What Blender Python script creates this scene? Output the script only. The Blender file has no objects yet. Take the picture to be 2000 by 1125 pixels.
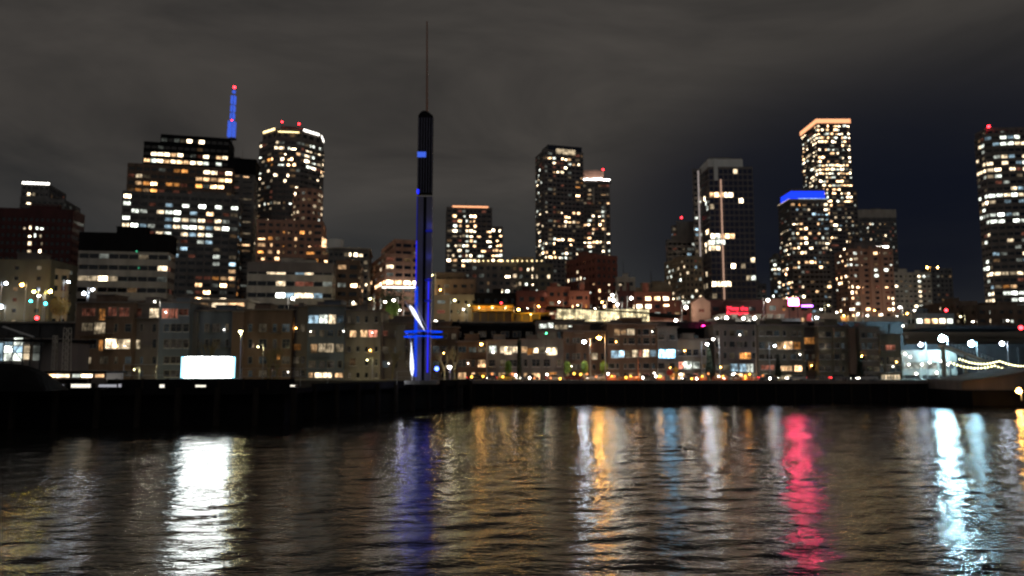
import bpy, math, random
import numpy as np
from mathutils import Vector, Matrix, noise as mnoise
random.seed(11)
R = math.radians
S = bpy.context.scene
COL = S.collection

# ------------------------------------------------------------------ camera
F = 1450.0                       # focal length in pixels of a 2000 x 1125 frame
CH = 8.0                         # height of the lens above the water
PITCH = math.atan(155.5 / F)
cam = bpy.data.cameras.new('camera'); camo = bpy.data.objects.new('camera', cam); COL.objects.link(camo)
camo.location = (0, 0, CH); camo.rotation_euler = (R(90) + PITCH, 0, 0)
cam.sensor_width = 36; cam.lens = F * 36 / 2000.0
cam.clip_start = 0.1; cam.clip_end = 6000
cam.dof.use_dof = True; cam.dof.focus_distance = 15.0; cam.dof.aperture_fstop = 0.54
S.camera = camo
S.render.resolution_x = 1024; S.render.resolution_y = 576
S.view_settings.view_transform = 'Standard'; S.view_settings.look = 'None'
S.view_settings.exposure = 0.0; S.view_settings.gamma = 1.0
S.cycles.use_denoising = True
S.cycles.max_bounces = 5; S.cycles.glossy_bounces = 3; S.cycles.diffuse_bounces = 2
S.cycles.sample_clamp_indirect = 6
S.cycles.use_light_tree = True

# ------------------------------------------------------------------ night sky: lamp-lit cloud over a blue twilight sky
W = bpy.data.worlds.new('World'); S.world = W; W.use_nodes = True
nt = W.node_tree; nt.nodes.clear()
def N(t, **kw):
    n = nt.nodes.new(t)
    for k, v in kw.items(): setattr(n, k, v)
    return n
def L(a, b): nt.links.new(a, b)
def M(op, a, b=None, c=None):
    n = N('ShaderNodeMath', operation=op)
    for i, v in enumerate((a, b, c)):
        if v is None: continue
        if isinstance(v, (int, float)): n.inputs[i].default_value = v
        else: L(v, n.inputs[i])
    return n.outputs[0]
out = N('ShaderNodeOutputWorld'); bg = N('ShaderNodeBackground'); L(bg.outputs[0], out.inputs[0])
tc = N('ShaderNodeTexCoord'); sep = N('ShaderNodeSeparateXYZ'); L(tc.outputs['Generated'], sep.inputs[0])
sky = N('ShaderNodeTexSky', sky_type='NISHITA'); sky.sun_disc = False
sky.sun_elevation = R(-4.5); sky.sun_rotation = R(150)
skym = N('ShaderNodeMixRGB', blend_type='MULTIPLY'); skym.inputs[0].default_value = 1
L(sky.outputs[0], skym.inputs[1]); skym.inputs[2].default_value = (0.10, 0.10, 0.13, 1)
navy = N('ShaderNodeMixRGB', blend_type='ADD'); navy.inputs[0].default_value = 1
L(skym.outputs[0], navy.inputs[1]); navy.inputs[2].default_value = (0.0045, 0.006, 0.0115, 1)
mp = N('ShaderNodeMapping'); mp.inputs['Scale'].default_value = (1.0, 1.0, 3.2); mp.inputs['Rotation'].default_value = (0, R(14), 0)
L(tc.outputs['Generated'], mp.inputs[0])
n1 = N('ShaderNodeTexNoise'); n1.inputs['Scale'].default_value = 2.3; n1.inputs['Detail'].default_value = 5; n1.inputs['Roughness'].default_value = 0.56
n1.inputs['Distortion'].default_value = 0.6
L(mp.outputs[0], n1.inputs['Vector'])
# cover thins out towards the south-east (right of the towers), low over the skyline
gx = M('DIVIDE', M('SUBTRACT', sep.outputs[0], 0.46), 0.27)
gz = M('DIVIDE', M('SUBTRACT', sep.outputs[2], 0.20), 0.13)
gap = M('SUBTRACT', 1.0, M('ADD', M('MULTIPLY', gx, gx), M('MULTIPLY', gz, gz)))
gapn = M('ADD', gap, M('MULTIPLY', M('SUBTRACT', n1.outputs[0], 0.5), 1.8))
gr = N('ShaderNodeMapRange', interpolation_type='SMOOTHSTEP'); L(gapn, gr.inputs[0])
gr.inputs[1].default_value = -1.5; gr.inputs[2].default_value = 1.0; gr.inputs[3].default_value = 1; gr.inputs[4].default_value = 0.0
cr = N('ShaderNodeValToRGB'); L(n1.outputs[0], cr.inputs[0])
e = cr.color_ramp.elements
e[0].position = 0.33; e[0].color = (0.026, 0.0245, 0.0235, 1)
e[1].position = 0.67; e[1].color = (0.066, 0.059, 0.0525, 1)
lowr = N('ShaderNodeMapRange', interpolation_type='SMOOTHSTEP'); L(sep.outputs[2], lowr.inputs[0])
lowr.inputs[1].default_value = 0.02; lowr.inputs[2].default_value = 0.30; lowr.inputs[3].default_value = 0.0; lowr.inputs[4].default_value = 1.0
lowc = N('ShaderNodeMixRGB'); L(lowr.outputs[0], lowc.inputs[0]); lowc.inputs[1].default_value = (0.024, 0.028, 0.031, 1); L(cr.outputs[0], lowc.inputs[2])
mx = N('ShaderNodeMixRGB'); L(gr.outputs[0], mx.inputs[0]); L(navy.outputs[0], mx.inputs[1]); hz = N('ShaderNodeMapRange', interpolation_type='SMOOTHSTEP'); L(sep.outputs[2], hz.inputs[0])
hz.inputs[1].default_value = 0.17; hz.inputs[2].default_value = 0.0; hz.inputs[3].default_value = 0; hz.inputs[4].default_value = 1
glow = N('ShaderNodeMixRGB', blend_type='ADD'); L(hz.outputs[0], glow.inputs[0]); glow.inputs[2].default_value = (0.012, 0.009, 0.006, 1)
L(lowc.outputs[0], glow.inputs[1]); L(glow.outputs[0], mx.inputs[2])
back = N('ShaderNodeMapRange', interpolation_type='SMOOTHSTEP'); L(sep.outputs[1], back.inputs[0])   # unseen sky behind the camera, brightened as added fill for the facades
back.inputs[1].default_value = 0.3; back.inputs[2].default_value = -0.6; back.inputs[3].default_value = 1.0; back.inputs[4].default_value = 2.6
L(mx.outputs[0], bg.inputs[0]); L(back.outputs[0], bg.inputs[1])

# ------------------------------------------------------------------ pixel <-> world
cp, sp = math.cos(PITCH), math.sin(PITCH)
def at(px, py, Y):
    a, b = (px - 1000) / F, (562.5 - py) / F
    dy = cp - sp * b; dz = sp + cp * b
    t = Y / dy
    return Vector((a * t, Y, CH + dz * t))
def proj(p):
    d = p[1] * cp + (p[2] - CH) * sp; u = -p[1] * sp + (p[2] - CH) * cp
    return 1000 + F * p[0] / d, 562.5 - F * u / d
def yat(py):                      # distance of the water point seen at row py
    b = (562.5 - py) / F
    return -CH * (cp - sp * b) / (sp + cp * b)

# ------------------------------------------------------------------ materials
MATS = {}
def newmat(name):
    m = bpy.data.materials.new(name); m.use_nodes = True; MATS[name] = m
    return m, m.node_tree, m.node_tree.nodes['Principled BSDF']
def solid(name, col, rough=0.8, metal=0.0, var=0.25, scale=0.35, streak=True):
    m, t, b = newmat(name)
    b.inputs['Roughness'].default_value = rough; b.inputs['Metallic'].default_value = metal
    g = t.nodes.new('ShaderNodeNewGeometry'); mpn = t.nodes.new('ShaderNodeMapping')
    mpn.inputs['Scale'].default_value = (1, 1, 0.25 if streak else 1); t.links.new(g.outputs['Position'], mpn.inputs[0])
    n = t.nodes.new('ShaderNodeTexNoise'); n.inputs['Scale'].default_value = scale; n.inputs['Detail'].default_value = 6
    t.links.new(mpn.outputs[0], n.inputs['Vector'])
    r = t.nodes.new('ShaderNodeValToRGB'); t.links.new(n.outputs[0], r.inputs[0])
    r.color_ramp.elements[0].position = 0.3; r.color_ramp.elements[1].position = 0.7
    r.color_ramp.elements[0].color = tuple(c * (1 - var) for c in col) + (1,)
    r.color_ramp.elements[1].color = tuple(min(1, c * (1 + var)) for c in col) + (1,)
    t.links.new(r.outputs[0], b.inputs['Base Color'])
    return m
def lamp(name, col, s, sample=False, plain=False, near=False):
    m, t, b = newmat(name); t.nodes.remove(b)
    em = t.nodes.new('ShaderNodeEmission'); em.inputs[0].default_value = tuple(col) + (1,); em.inputs[1].default_value = s
    t.links.new(em.outputs[0], t.nodes['Material Output'].inputs[0])
    if not plain:                 # a lit room: uneven light, curtains, furniture
        g = t.nodes.new('ShaderNodeNewGeometry'); oi = t.nodes.new('ShaderNodeObjectInfo')
        n = t.nodes.new('ShaderNodeTexNoise'); n.inputs['Scale'].default_value = 0.62; n.inputs['Detail'].default_value = 3
        t.links.new(g.outputs['Position'], n.inputs['Vector'])
        mr = t.nodes.new('ShaderNodeMapRange'); mr.inputs[1].default_value = .35; mr.inputs[2].default_value = .68
        mr.inputs[3].default_value = .25; mr.inputs[4].default_value = 1.7; t.links.new(n.outputs[0], mr.inputs[0])
        a = t.nodes.new('ShaderNodeMath'); a.operation = 'MULTIPLY_ADD'; t.links.new(oi.outputs['Random'], a.inputs[0])
        a.inputs[1].default_value = 0.9; a.inputs[2].default_value = 0.5
        c = t.nodes.new('ShaderNodeMath'); c.operation = 'MULTIPLY'; t.links.new(mr.outputs[0], c.inputs[0]); t.links.new(a.outputs[0], c.inputs[1])
        d = t.nodes.new('ShaderNodeMath'); d.operation = 'MULTIPLY'; t.links.new(c.outputs[0], d.inputs[0]); d.inputs[1].default_value = s
        if near:                  # seen from closer: folds of curtain and furniture
            mp_ = t.nodes.new('ShaderNodeMapping'); mp_.inputs['Scale'].default_value = (2.6, 2.6, .55); t.links.new(g.outputs['Position'], mp_.inputs[0])
            n2 = t.nodes.new('ShaderNodeTexNoise'); n2.inputs['Scale'].default_value = 1.3; n2.inputs['Detail'].default_value = 4; t.links.new(mp_.outputs[0], n2.inputs['Vector'])
            r2 = t.nodes.new('ShaderNodeMapRange'); r2.inputs[1].default_value = .38; r2.inputs[2].default_value = .62; r2.inputs[3].default_value = .22; r2.inputs[4].default_value = 1.25; t.links.new(n2.outputs[0], r2.inputs[0])
            d2 = t.nodes.new('ShaderNodeMath'); d2.operation = 'MULTIPLY'; t.links.new(d.outputs[0], d2.inputs[0]); t.links.new(r2.outputs[0], d2.inputs[1]); d = d2
        t.links.new(d.outputs[0], em.inputs[1])
    m.cycles.emission_sampling = 'FRONT_BACK' if sample else 'NONE'
    return m
solid('concrete', (0.27, 0.25, 0.22), var=.35); solid('pale', (0.50, 0.46, 0.40)); solid('grey', (0.19, 0.185, 0.18), var=.35); solid('darkwall', (0.19, 0.165, 0.155)); solid('core', (0.045, 0.043, 0.045))
solid('bluff', (0.075, 0.075, 0.08)); solid('black', (0.012, 0.012, 0.014), 0.6); solid('brick', (0.26, 0.085, 0.06)); solid('maroon', (0.085, 0.024, 0.024)); solid('brown', (0.17, 0.115, 0.085), var=.35)
solid('rose', (0.46, 0.26, 0.19)); solid('olive', (0.19, 0.175, 0.13), var=.35); solid('darkolive', (0.12, 0.11, 0.075)); solid('bluegrey', (0.13, 0.16, 0.20)); solid('tan', (0.36, 0.28, 0.19))
solid('whitepaint', (0.78, 0.78, 0.76), 0.5, var=.06); solid('steel', (0.42, 0.43, 0.45), 0.4, 0.7, .1); solid('darksteel', (0.06, 0.06, 0.07), 0.45, 0.6, .2)
solid('yellowpaint', (0.70, 0.42, 0.05), 0.6); solid('redpaint', (0.55, 0.05, 0.03), 0.4); solid('orangepaint', (0.85, 0.22, 0.04), 0.5)
solid('asphalt', (0.05, 0.05, 0.052), 0.75, streak=False); solid('paving', (0.22, 0.21, 0.19), 0.85, streak=False); solid('soil', (0.06, 0.06, 0.05), 0.95, streak=False)
solid('slate', (0.20, 0.20, 0.30), 0.45, 0.3, .15); solid('bark', (0.38, 0.33, 0.16), 0.9); solid('leafdark', (0.035, 0.05, 0.03), 0.8, scale=1.2); solid('leafamberlit', (0.40, 0.24, 0.05), 0.7, scale=1.2); solid('leaflit', (0.17, 0.30, 0.05), 0.7, scale=1.2)  # lit leaf colours and bark have lamplight put into the base colour
solid('rubber', (0.02, 0.02, 0.02), 0.8); solid('carwhite', (0.7, 0.7, 0.7), 0.25, .1, .03); solid('carred', (0.5, 0.03, 0.02), 0.25, .2, .03); solid('carblack', (0.02, 0.02, 0.025), 0.2, .2, .03)
solid('cargrey', (0.2, 0.21, 0.22), 0.25, .4, .03); solid('caryellow', (0.75, 0.5, 0.04), 0.3, .1, .03); solid('timber', (0.028, 0.023, 0.02), 0.9, var=.4, scale=1.5)
m, t, b = newmat('glass'); b.inputs['Base Color'].default_value = (0.012, 0.014, 0.018, 1); b.inputs['Roughness'].default_value = 0.12; b.inputs['Specular IOR Level'].default_value = 0.7
m, t, b = newmat('blueglass'); b.inputs['Base Color'].default_value = (0.02, 0.025, 0.06, 1); b.inputs['Roughness'].default_value = 0.16; b.inputs['Specular IOR Level'].default_value = 0.8
for k_ in ('black', 'timber', 'bluff'):
    b_ = MATS[k_].node_tree.nodes['Principled BSDF']; b_.inputs['Specular IOR Level'].default_value = .1; b_.inputs['Roughness'].default_value = .95
for nm, col in (('warm', (1, .60, .30)), ('cream', (1, .78, .50)), ('amber', (1, .40, .10)), ('white', (.93, 1, .88)), ('cool', (.55, .82, 1)), ('rosy', (1, .34, .22))):
    for i, s in enumerate((.12, .5, 2.1, 7.0)): lamp(nm + str(i), col, s); lamp('near_' + nm + str(i), col, s * (1, .95, .75, .42)[i], near=True)
lamp('yellow2', (1, .75, .15), 1.6); lamp('purple2', (.45, .15, 1), 1.2); lamp('blue2', (.08, .25, 1), 2.2); lamp('green2', (.1, 1, .5), 1.4); lamp('red2', (1, .03, .05), 2.5)
lamp('hall', (1, .84, .48), 1.5)
PAL = {'warm': ['warm1', 'warm2', 'warm2', 'warm3', 'cream2', 'cream3', 'cream1', 'amber1'],
       'bright': ['warm2', 'warm3', 'cream3', 'cream3', 'warm3', 'white2'],
       'office': ['white1', 'white2', 'white2', 'cream2', 'cream2', 'white3', 'cool1'],
       'orange': ['amber2', 'warm2', 'warm3', 'amber1', 'warm1'],
       'cream': ['cream2', 'cream3', 'cream1', 'white2'],
       'cool': ['cool1', 'cool2', 'white2', 'white1'],
       'mixed': ['warm2', 'cream2', 'white1', 'warm1', 'cool1', 'cream3', 'warm3', 'cream1'],
       'dim': ['warm0', 'cream0', 'warm1', 'rosy0', 'white0'],
       'garage': ['white1', 'cream1', 'white1', 'cream0'], 'green': ['green2'], 'blue': ['blue2'], 'purple': ['purple2'], 'red': ['red2']}

# ------------------------------------------------------------------ mesh building
class MB:
    def __init__(s): s.v = []; s.f = []; s.m = []; s.names = []
    def mi(s, mat):
        if mat not in s.names: s.names.append(mat)
        return s.names.index(mat)
    def add(s, vs, fs, mat):
        o = len(s.v); s.v += [tuple(v) for v in vs]; k = s.mi(mat)
        for f in fs: s.f.append([i + o for i in f]); s.m.append(k)
        return s
    def box(s, x0, y0, z0, x1, y1, z1, mat, M4=None):
        vs = [Vector((x, y, z)) for z in (z0, z1) for x, y in ((x0, y0), (x1, y0), (x1, y1), (x0, y1))]
        if M4: vs = [M4 @ v for v in vs]
        return s.add(vs, [(0, 3, 2, 1), (4, 5, 6, 7), (0, 1, 5, 4), (1, 2, 6, 5), (2, 3, 7, 6), (3, 0, 4, 7)], mat)
    def prism(s, poly, z0, z1, mat):
        n = len(poly); vs = [(x, y, z0) for x, y in poly] + [(x, y, z1) for x, y in poly]
        return s.add(vs, [tuple(range(n))[::-1], tuple(range(n, 2 * n))] + [(i, (i + 1) % n, n + (i + 1) % n, n + i) for i in range(n)], mat)
    def tube(s, p, q, r0, r1, mat, n=8, cap=True):
        p, q = Vector(p), Vector(q); d = (q - p).normalized()
        a = d.cross(Vector((0, 0, 1)) if abs(d.z) < .95 else Vector((1, 0, 0))).normalized(); c = d.cross(a)
        vs = [p + (a * math.cos(2 * math.pi * i / n) + c * math.sin(2 * math.pi * i / n)) * r0 for i in range(n)]
        vs += [q + (a * math.cos(2 * math.pi * i / n) + c * math.sin(2 * math.pi * i / n)) * r1 for i in range(n)]
        fs = [(i, (i + 1) % n, n + (i + 1) % n, n + i) for i in range(n)]
        if cap: fs += [tuple(range(n))[::-1], tuple(range(n, 2 * n))]
        return s.add(vs, fs, mat)
    def lathe(s, c, prof, mat, n=16, sx=1, sy=1):
        vs = []; c = Vector(c)
        for r, z in prof: vs += [c + Vector((r * sx * math.cos(2 * math.pi * i / n), r * sy * math.sin(2 * math.pi * i / n), z)) for i in range(n)]
        fs = [(k * n + i, k * n + (i + 1) % n, (k + 1) * n + (i + 1) % n, (k + 1) * n + i) for k in range(len(prof) - 1) for i in range(n)]
        fs += [tuple(range(n))[::-1], tuple(range((len(prof) - 1) * n, len(prof) * n))]
        return s.add(vs, fs, mat)
    def ball(s, c, r, mat, n=10):
        return s.lathe(c, [(max(.02, math.sin(math.pi * k / 6)) * r, -math.cos(math.pi * k / 6) * r) for k in range(7)], mat, n)
    def mesh(s, name, off=(0, 0, 0)):
        me = bpy.data.meshes.new(name); o = Vector(off)
        me.from_pydata([tuple(Vector(v) - o) for v in s.v], [], s.f)
        for n in s.names: me.materials.append(MATS[n])
        me.polygons.foreach_set('material_index', s.m); me.update()
        return me
    def obj(s, name, parent=None):         # vertices are given in world space
        off = parent_loc(parent) if parent else Vector((0, 0, 0))
        o = bpy.data.objects.new(name, s.mesh(name, off)); COL.objects.link(o)
        if parent: o.parent = parent
        return o
def parent_loc(p):
    v = Vector((0, 0, 0))
    while p: v += p.location; p = p.parent
    return v
def thing(name, label, cat, loc, group=None):
    o = bpy.data.objects.new(name, None); COL.objects.link(o); o.location = loc; o.empty_display_size = .5
    o['label'] = label; o['category'] = cat
    if group: o['group'] = group
    return o
def solo(mb, name, label, cat, group=None):     # a thing of one mesh
    o = mb.obj(name); o['label'] = label; o['category'] = cat
    if group: o['group'] = group
    return o
def struct(mb, name, kind='structure'):
    o = mb.obj(name); o['kind'] = kind; return o
def light(parent, loc, col, power, rad=.25, spot=None, name='light'):
    l = bpy.data.lights.new(name, 'SPOT' if spot else 'POINT'); l.color = col; l.energy = power; l.shadow_soft_size = rad
    if spot: l.spot_size = R(spot); l.spot_blend = .6
    o = bpy.data.objects.new(name, l); COL.objects.link(o); o.parent = parent; o.location = Vector(loc) - parent_loc(parent)
    return o

# ------------------------------------------------------------------ water
def water():
    xs = [0.0]
    while xs[-1] < 900: xs.append(xs[-1] + (0.42 if xs[-1] < 118 else (xs[-1] - 118) * .12 + .6))
    xs = np.array([-x for x in xs[:0:-1]] + xs)
    ys = [-300, -200, -120, -70, -40, -20, 0, 8, 14, 18, 21]
    while ys[-1] < 172: ys.append(ys[-1] + (0.13 + ys[-1] * .0030))
    ys += [180, 200]
    ys = np.array(ys, dtype=float)
    X, Y = np.meshgrid(xs, ys); Z = np.zeros_like(X); rng = np.random.RandomState(5)
    for i in range(60):
        lam = 0.75 * (4.2 / 0.75) ** rng.rand(); th = rng.normal(R(97), R(36)); k = 2 * math.pi / lam
        A = 0.0038 * lam * (0.5 + rng.rand())
        Z += A * .42 * np.sin(k * (np.cos(th) * X + np.sin(th) * Y) + rng.rand() * 6.28)
    for lam, dg, A in ((9., 66, .013), (14., 112, .017)):   # two long wakes crossing
        k = 2 * math.pi / lam; Z += A * np.sin(k * (math.cos(R(dg)) * X + math.sin(R(dg)) * Y) + lam)
    fade = np.clip((200 - np.abs(X)) / 70, 0, 1) * np.clip((Y - 5) / 14, 0, 1) * np.clip((178 - Y) / 10, 0, 1)
    Z *= fade
    ny, nx = X.shape
    v = np.stack([X.ravel(), Y.ravel(), Z.ravel()], 1)
    idx = np.arange(ny * nx).reshape(ny, nx)
    f = np.stack([idx[:-1, :-1].ravel(), idx[:-1, 1:].ravel(), idx[1:, 1:].ravel(), idx[1:, :-1].ravel()], 1)
    me = bpy.data.meshes.new('water'); me.vertices.add(len(v)); me.vertices.foreach_set('co', v.ravel())
    me.loops.add(f.size); me.loops.foreach_set('vertex_index', f.ravel().astype(np.int32))
    me.polygons.add(len(f)); me.polygons.foreach_set('loop_start', np.arange(0, f.size, 4, dtype=np.int32))
    me.polygons.foreach_set('use_smooth', np.ones(len(f), dtype=bool)); me.update(calc_edges=True); me.validate()
    m, t, b = newmat('water')
    b.inputs['Base Color'].default_value = (0.012, 0.012, 0.011, 1); b.inputs['Roughness'].default_value = 0.085; b.inputs['IOR'].default_value = 1.333
    g = t.nodes.new('ShaderNodeNewGeometry')
    prev = None
    for sc, dist, sx, rot in ((1.5, .078, .5, 8), (4.0, .036, .42, -9), (10., .010, .4, 3)):
        mpn = t.nodes.new('ShaderNodeMapping'); mpn.inputs['Scale'].default_value = (sx, 1, 1); mpn.inputs['Rotation'].default_value = (0, 0, R(rot))
        t.links.new(g.outputs['Position'], mpn.inputs[0])
        n = t.nodes.new('ShaderNodeTexNoise'); n.inputs['Scale'].default_value = sc; n.inputs['Detail'].default_value = 3; n.inputs['Distortion'].default_value = .5
        t.links.new(mpn.outputs[0], n.inputs['Vector'])
        bp = t.nodes.new('ShaderNodeBump'); bp.inputs['Strength'].default_value = 1; bp.inputs['Distance'].default_value = dist
        t.links.new(n.outputs[0], bp.inputs['Height'])
        if sc < 5:                # gust patches
            gn = t.nodes.new('ShaderNodeTexNoise'); gn.inputs['Scale'].default_value = .045 * (1 + sc / 3); gn.inputs['Detail'].default_value = 3; t.links.new(mpn.outputs[0], gn.inputs['Vector'])
            gm = t.nodes.new('ShaderNodeMapRange'); gm.inputs[1].default_value = .35; gm.inputs[2].default_value = .65; gm.inputs[3].default_value = .35; gm.inputs[4].default_value = 1.0
            t.links.new(gn.outputs[0], gm.inputs[0]); t.links.new(gm.outputs[0], bp.inputs['Strength'])
        if prev: t.links.new(prev, bp.inputs['Normal'])
        prev = bp.outputs[0]
    t.links.new(prev, b.inputs['Normal'])
    me.materials.append(m)
    o = bpy.data.objects.new('water', me); o.location.z = .75; COL.objects.link(o); o['kind'] = 'structure'
water()

# ------------------------------------------------------------------ ground
def tz(Y):
    pts = ((0, 5), (212, 5), (212.6, 20.6), (250, 23), (450, 36), (900, 58), (5000, 70))
    for (a, za), (c, zc) in zip(pts, pts[1:]):
        if Y <= c: return za + (zc - za) * (Y - a) / (c - a)
g = MB(); prof = [(212.6, 20.6), (230, 21.4), (250, 23), (300, 26.2), (350, 29.5), (450, 36), (600, 43.3), (900, 58), (1600, 60), (4000, 60)]
vs = []; fs = []
XS = [-3500, -1200, -600, -400, -200, -100, 0, 100, 111, 113, 200, 400, 600, 1200, 3500]
for y, z in prof: vs += [(x, y, z - (6.5 * max(0, min(1, (440 - y) / 120)) if x > 112 else 0)) for x in XS]
nX = len(XS)
for j in range(len(prof) - 1): fs += [(j * nX + i, j * nX + i + 1, (j + 1) * nX + i + 1, (j + 1) * nX + i) for i in range(nX - 1)]
g.add(vs, fs, 'soil'); struct(g, 'hill')
g = MB().box(-900, 211.9, 5, 111.5, 212.7, 20.6, 'bluff').box(111.5, 211.95, 5, 900, 212.7, 14.2, 'bluff')       # bluff wall with coping and buttresses
for i in range(-60, 61): g.box(i * 9 - .4, 211.4, 5, i * 9 + .4, 211.9, 20.3 if i < 13 else 13.8, 'bluff')
g.box(-900, 211.2, 20.6, at(1260, 0, 211).x, 213.2, 21.1, 'concrete'); g.box(at(1260, 0, 211).x, 211.2, 20.6, 111.5, 213.2, 21.05, 'bluff'); g.box(111.6, 211.2, 14.2, 900, 213.2, 14.6, 'bluff')
solo(g, 'retaining_wall', 'long concrete retaining wall with pale coping behind the waterfront flats', 'wall')
struct(MB().box(-900, 160, -4, 900, 175, 4.95, 'paving'), 'promenade')
struct(MB().box(-900, 175, 3, 900, 188, 4.82, 'asphalt'), 'road')
struct(MB().box(-900, 188, 3, 900, 212, 4.96, 'paving'), 'pavement')
g = MB()
for i in range(-40, 41): g.box(i * 6 - 1.2, 181.4, 4.824, i * 6 + 1.2, 181.55, 4.828, 'whitepaint')
g.box(-400, 175.3, 4.824, 400, 175.42, 4.828, 'whitepaint'); struct(g, 'road_marking')
g = MB().box(-900, 159.2, -4, 900, 160, 5.0, 'black').box(-900, 158.9, 4.6, 900, 160.1, 5.25, 'darkwall')
for i in range(-90, 91): g.box(i * 4 - .2, 158.95, -4, i * 4 + .2, 159.2, 4.6, 'timber')
solo(g, 'seawall', 'long black timber-fendered seawall along the far water edge', 'wall')

# ------------------------------------------------------------------ buildings
ROOTS = {}
TRUE_ROOTS = []
def miter(poly, d):
    n = len(poly); out = []
    for i in range(n):
        p0, p1, p2 = Vector(poly[i - 1]), Vector(poly[i]), Vector(poly[(i + 1) % n])
        e1, e2 = (p1 - p0).normalized(), (p2 - p1).normalized()
        n1, n2 = Vector((e1.y, -e1.x)), Vector((e2.y, -e2.x))
        b = (n1 + n2).normalized(); out.append(tuple(p1 + b * (d / max(.3, b.dot(n1)))))
    return out
def footprint(x0, xc, x1, Y, th, zmid, D=None):
    """world corner, width and depth of a box whose near corner stands at column xc"""
    u = Vector((math.cos(th), math.sin(th))); w = Vector((-math.sin(th), math.cos(th)))
    def dep(y): return y * cp + (zmid - CH) * sp
    C = Vector(((xc - 1000) / F * dep(Y), Y))
    def length(d, px):
        k = (px - 1000) / F
        return (k * dep(C.y) - C.x) / (d.x - k * d.y * cp)
    Wd = length(u, x1)
    if x0 < xc - .5:
        Dp = length(w, x0)
        if Dp <= 1 or Dp > 90: Dp = D or 25
    else: Dp = D or max(12, min(30, Wd * .7))
    return C, u, w, Wd, Dp
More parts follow.
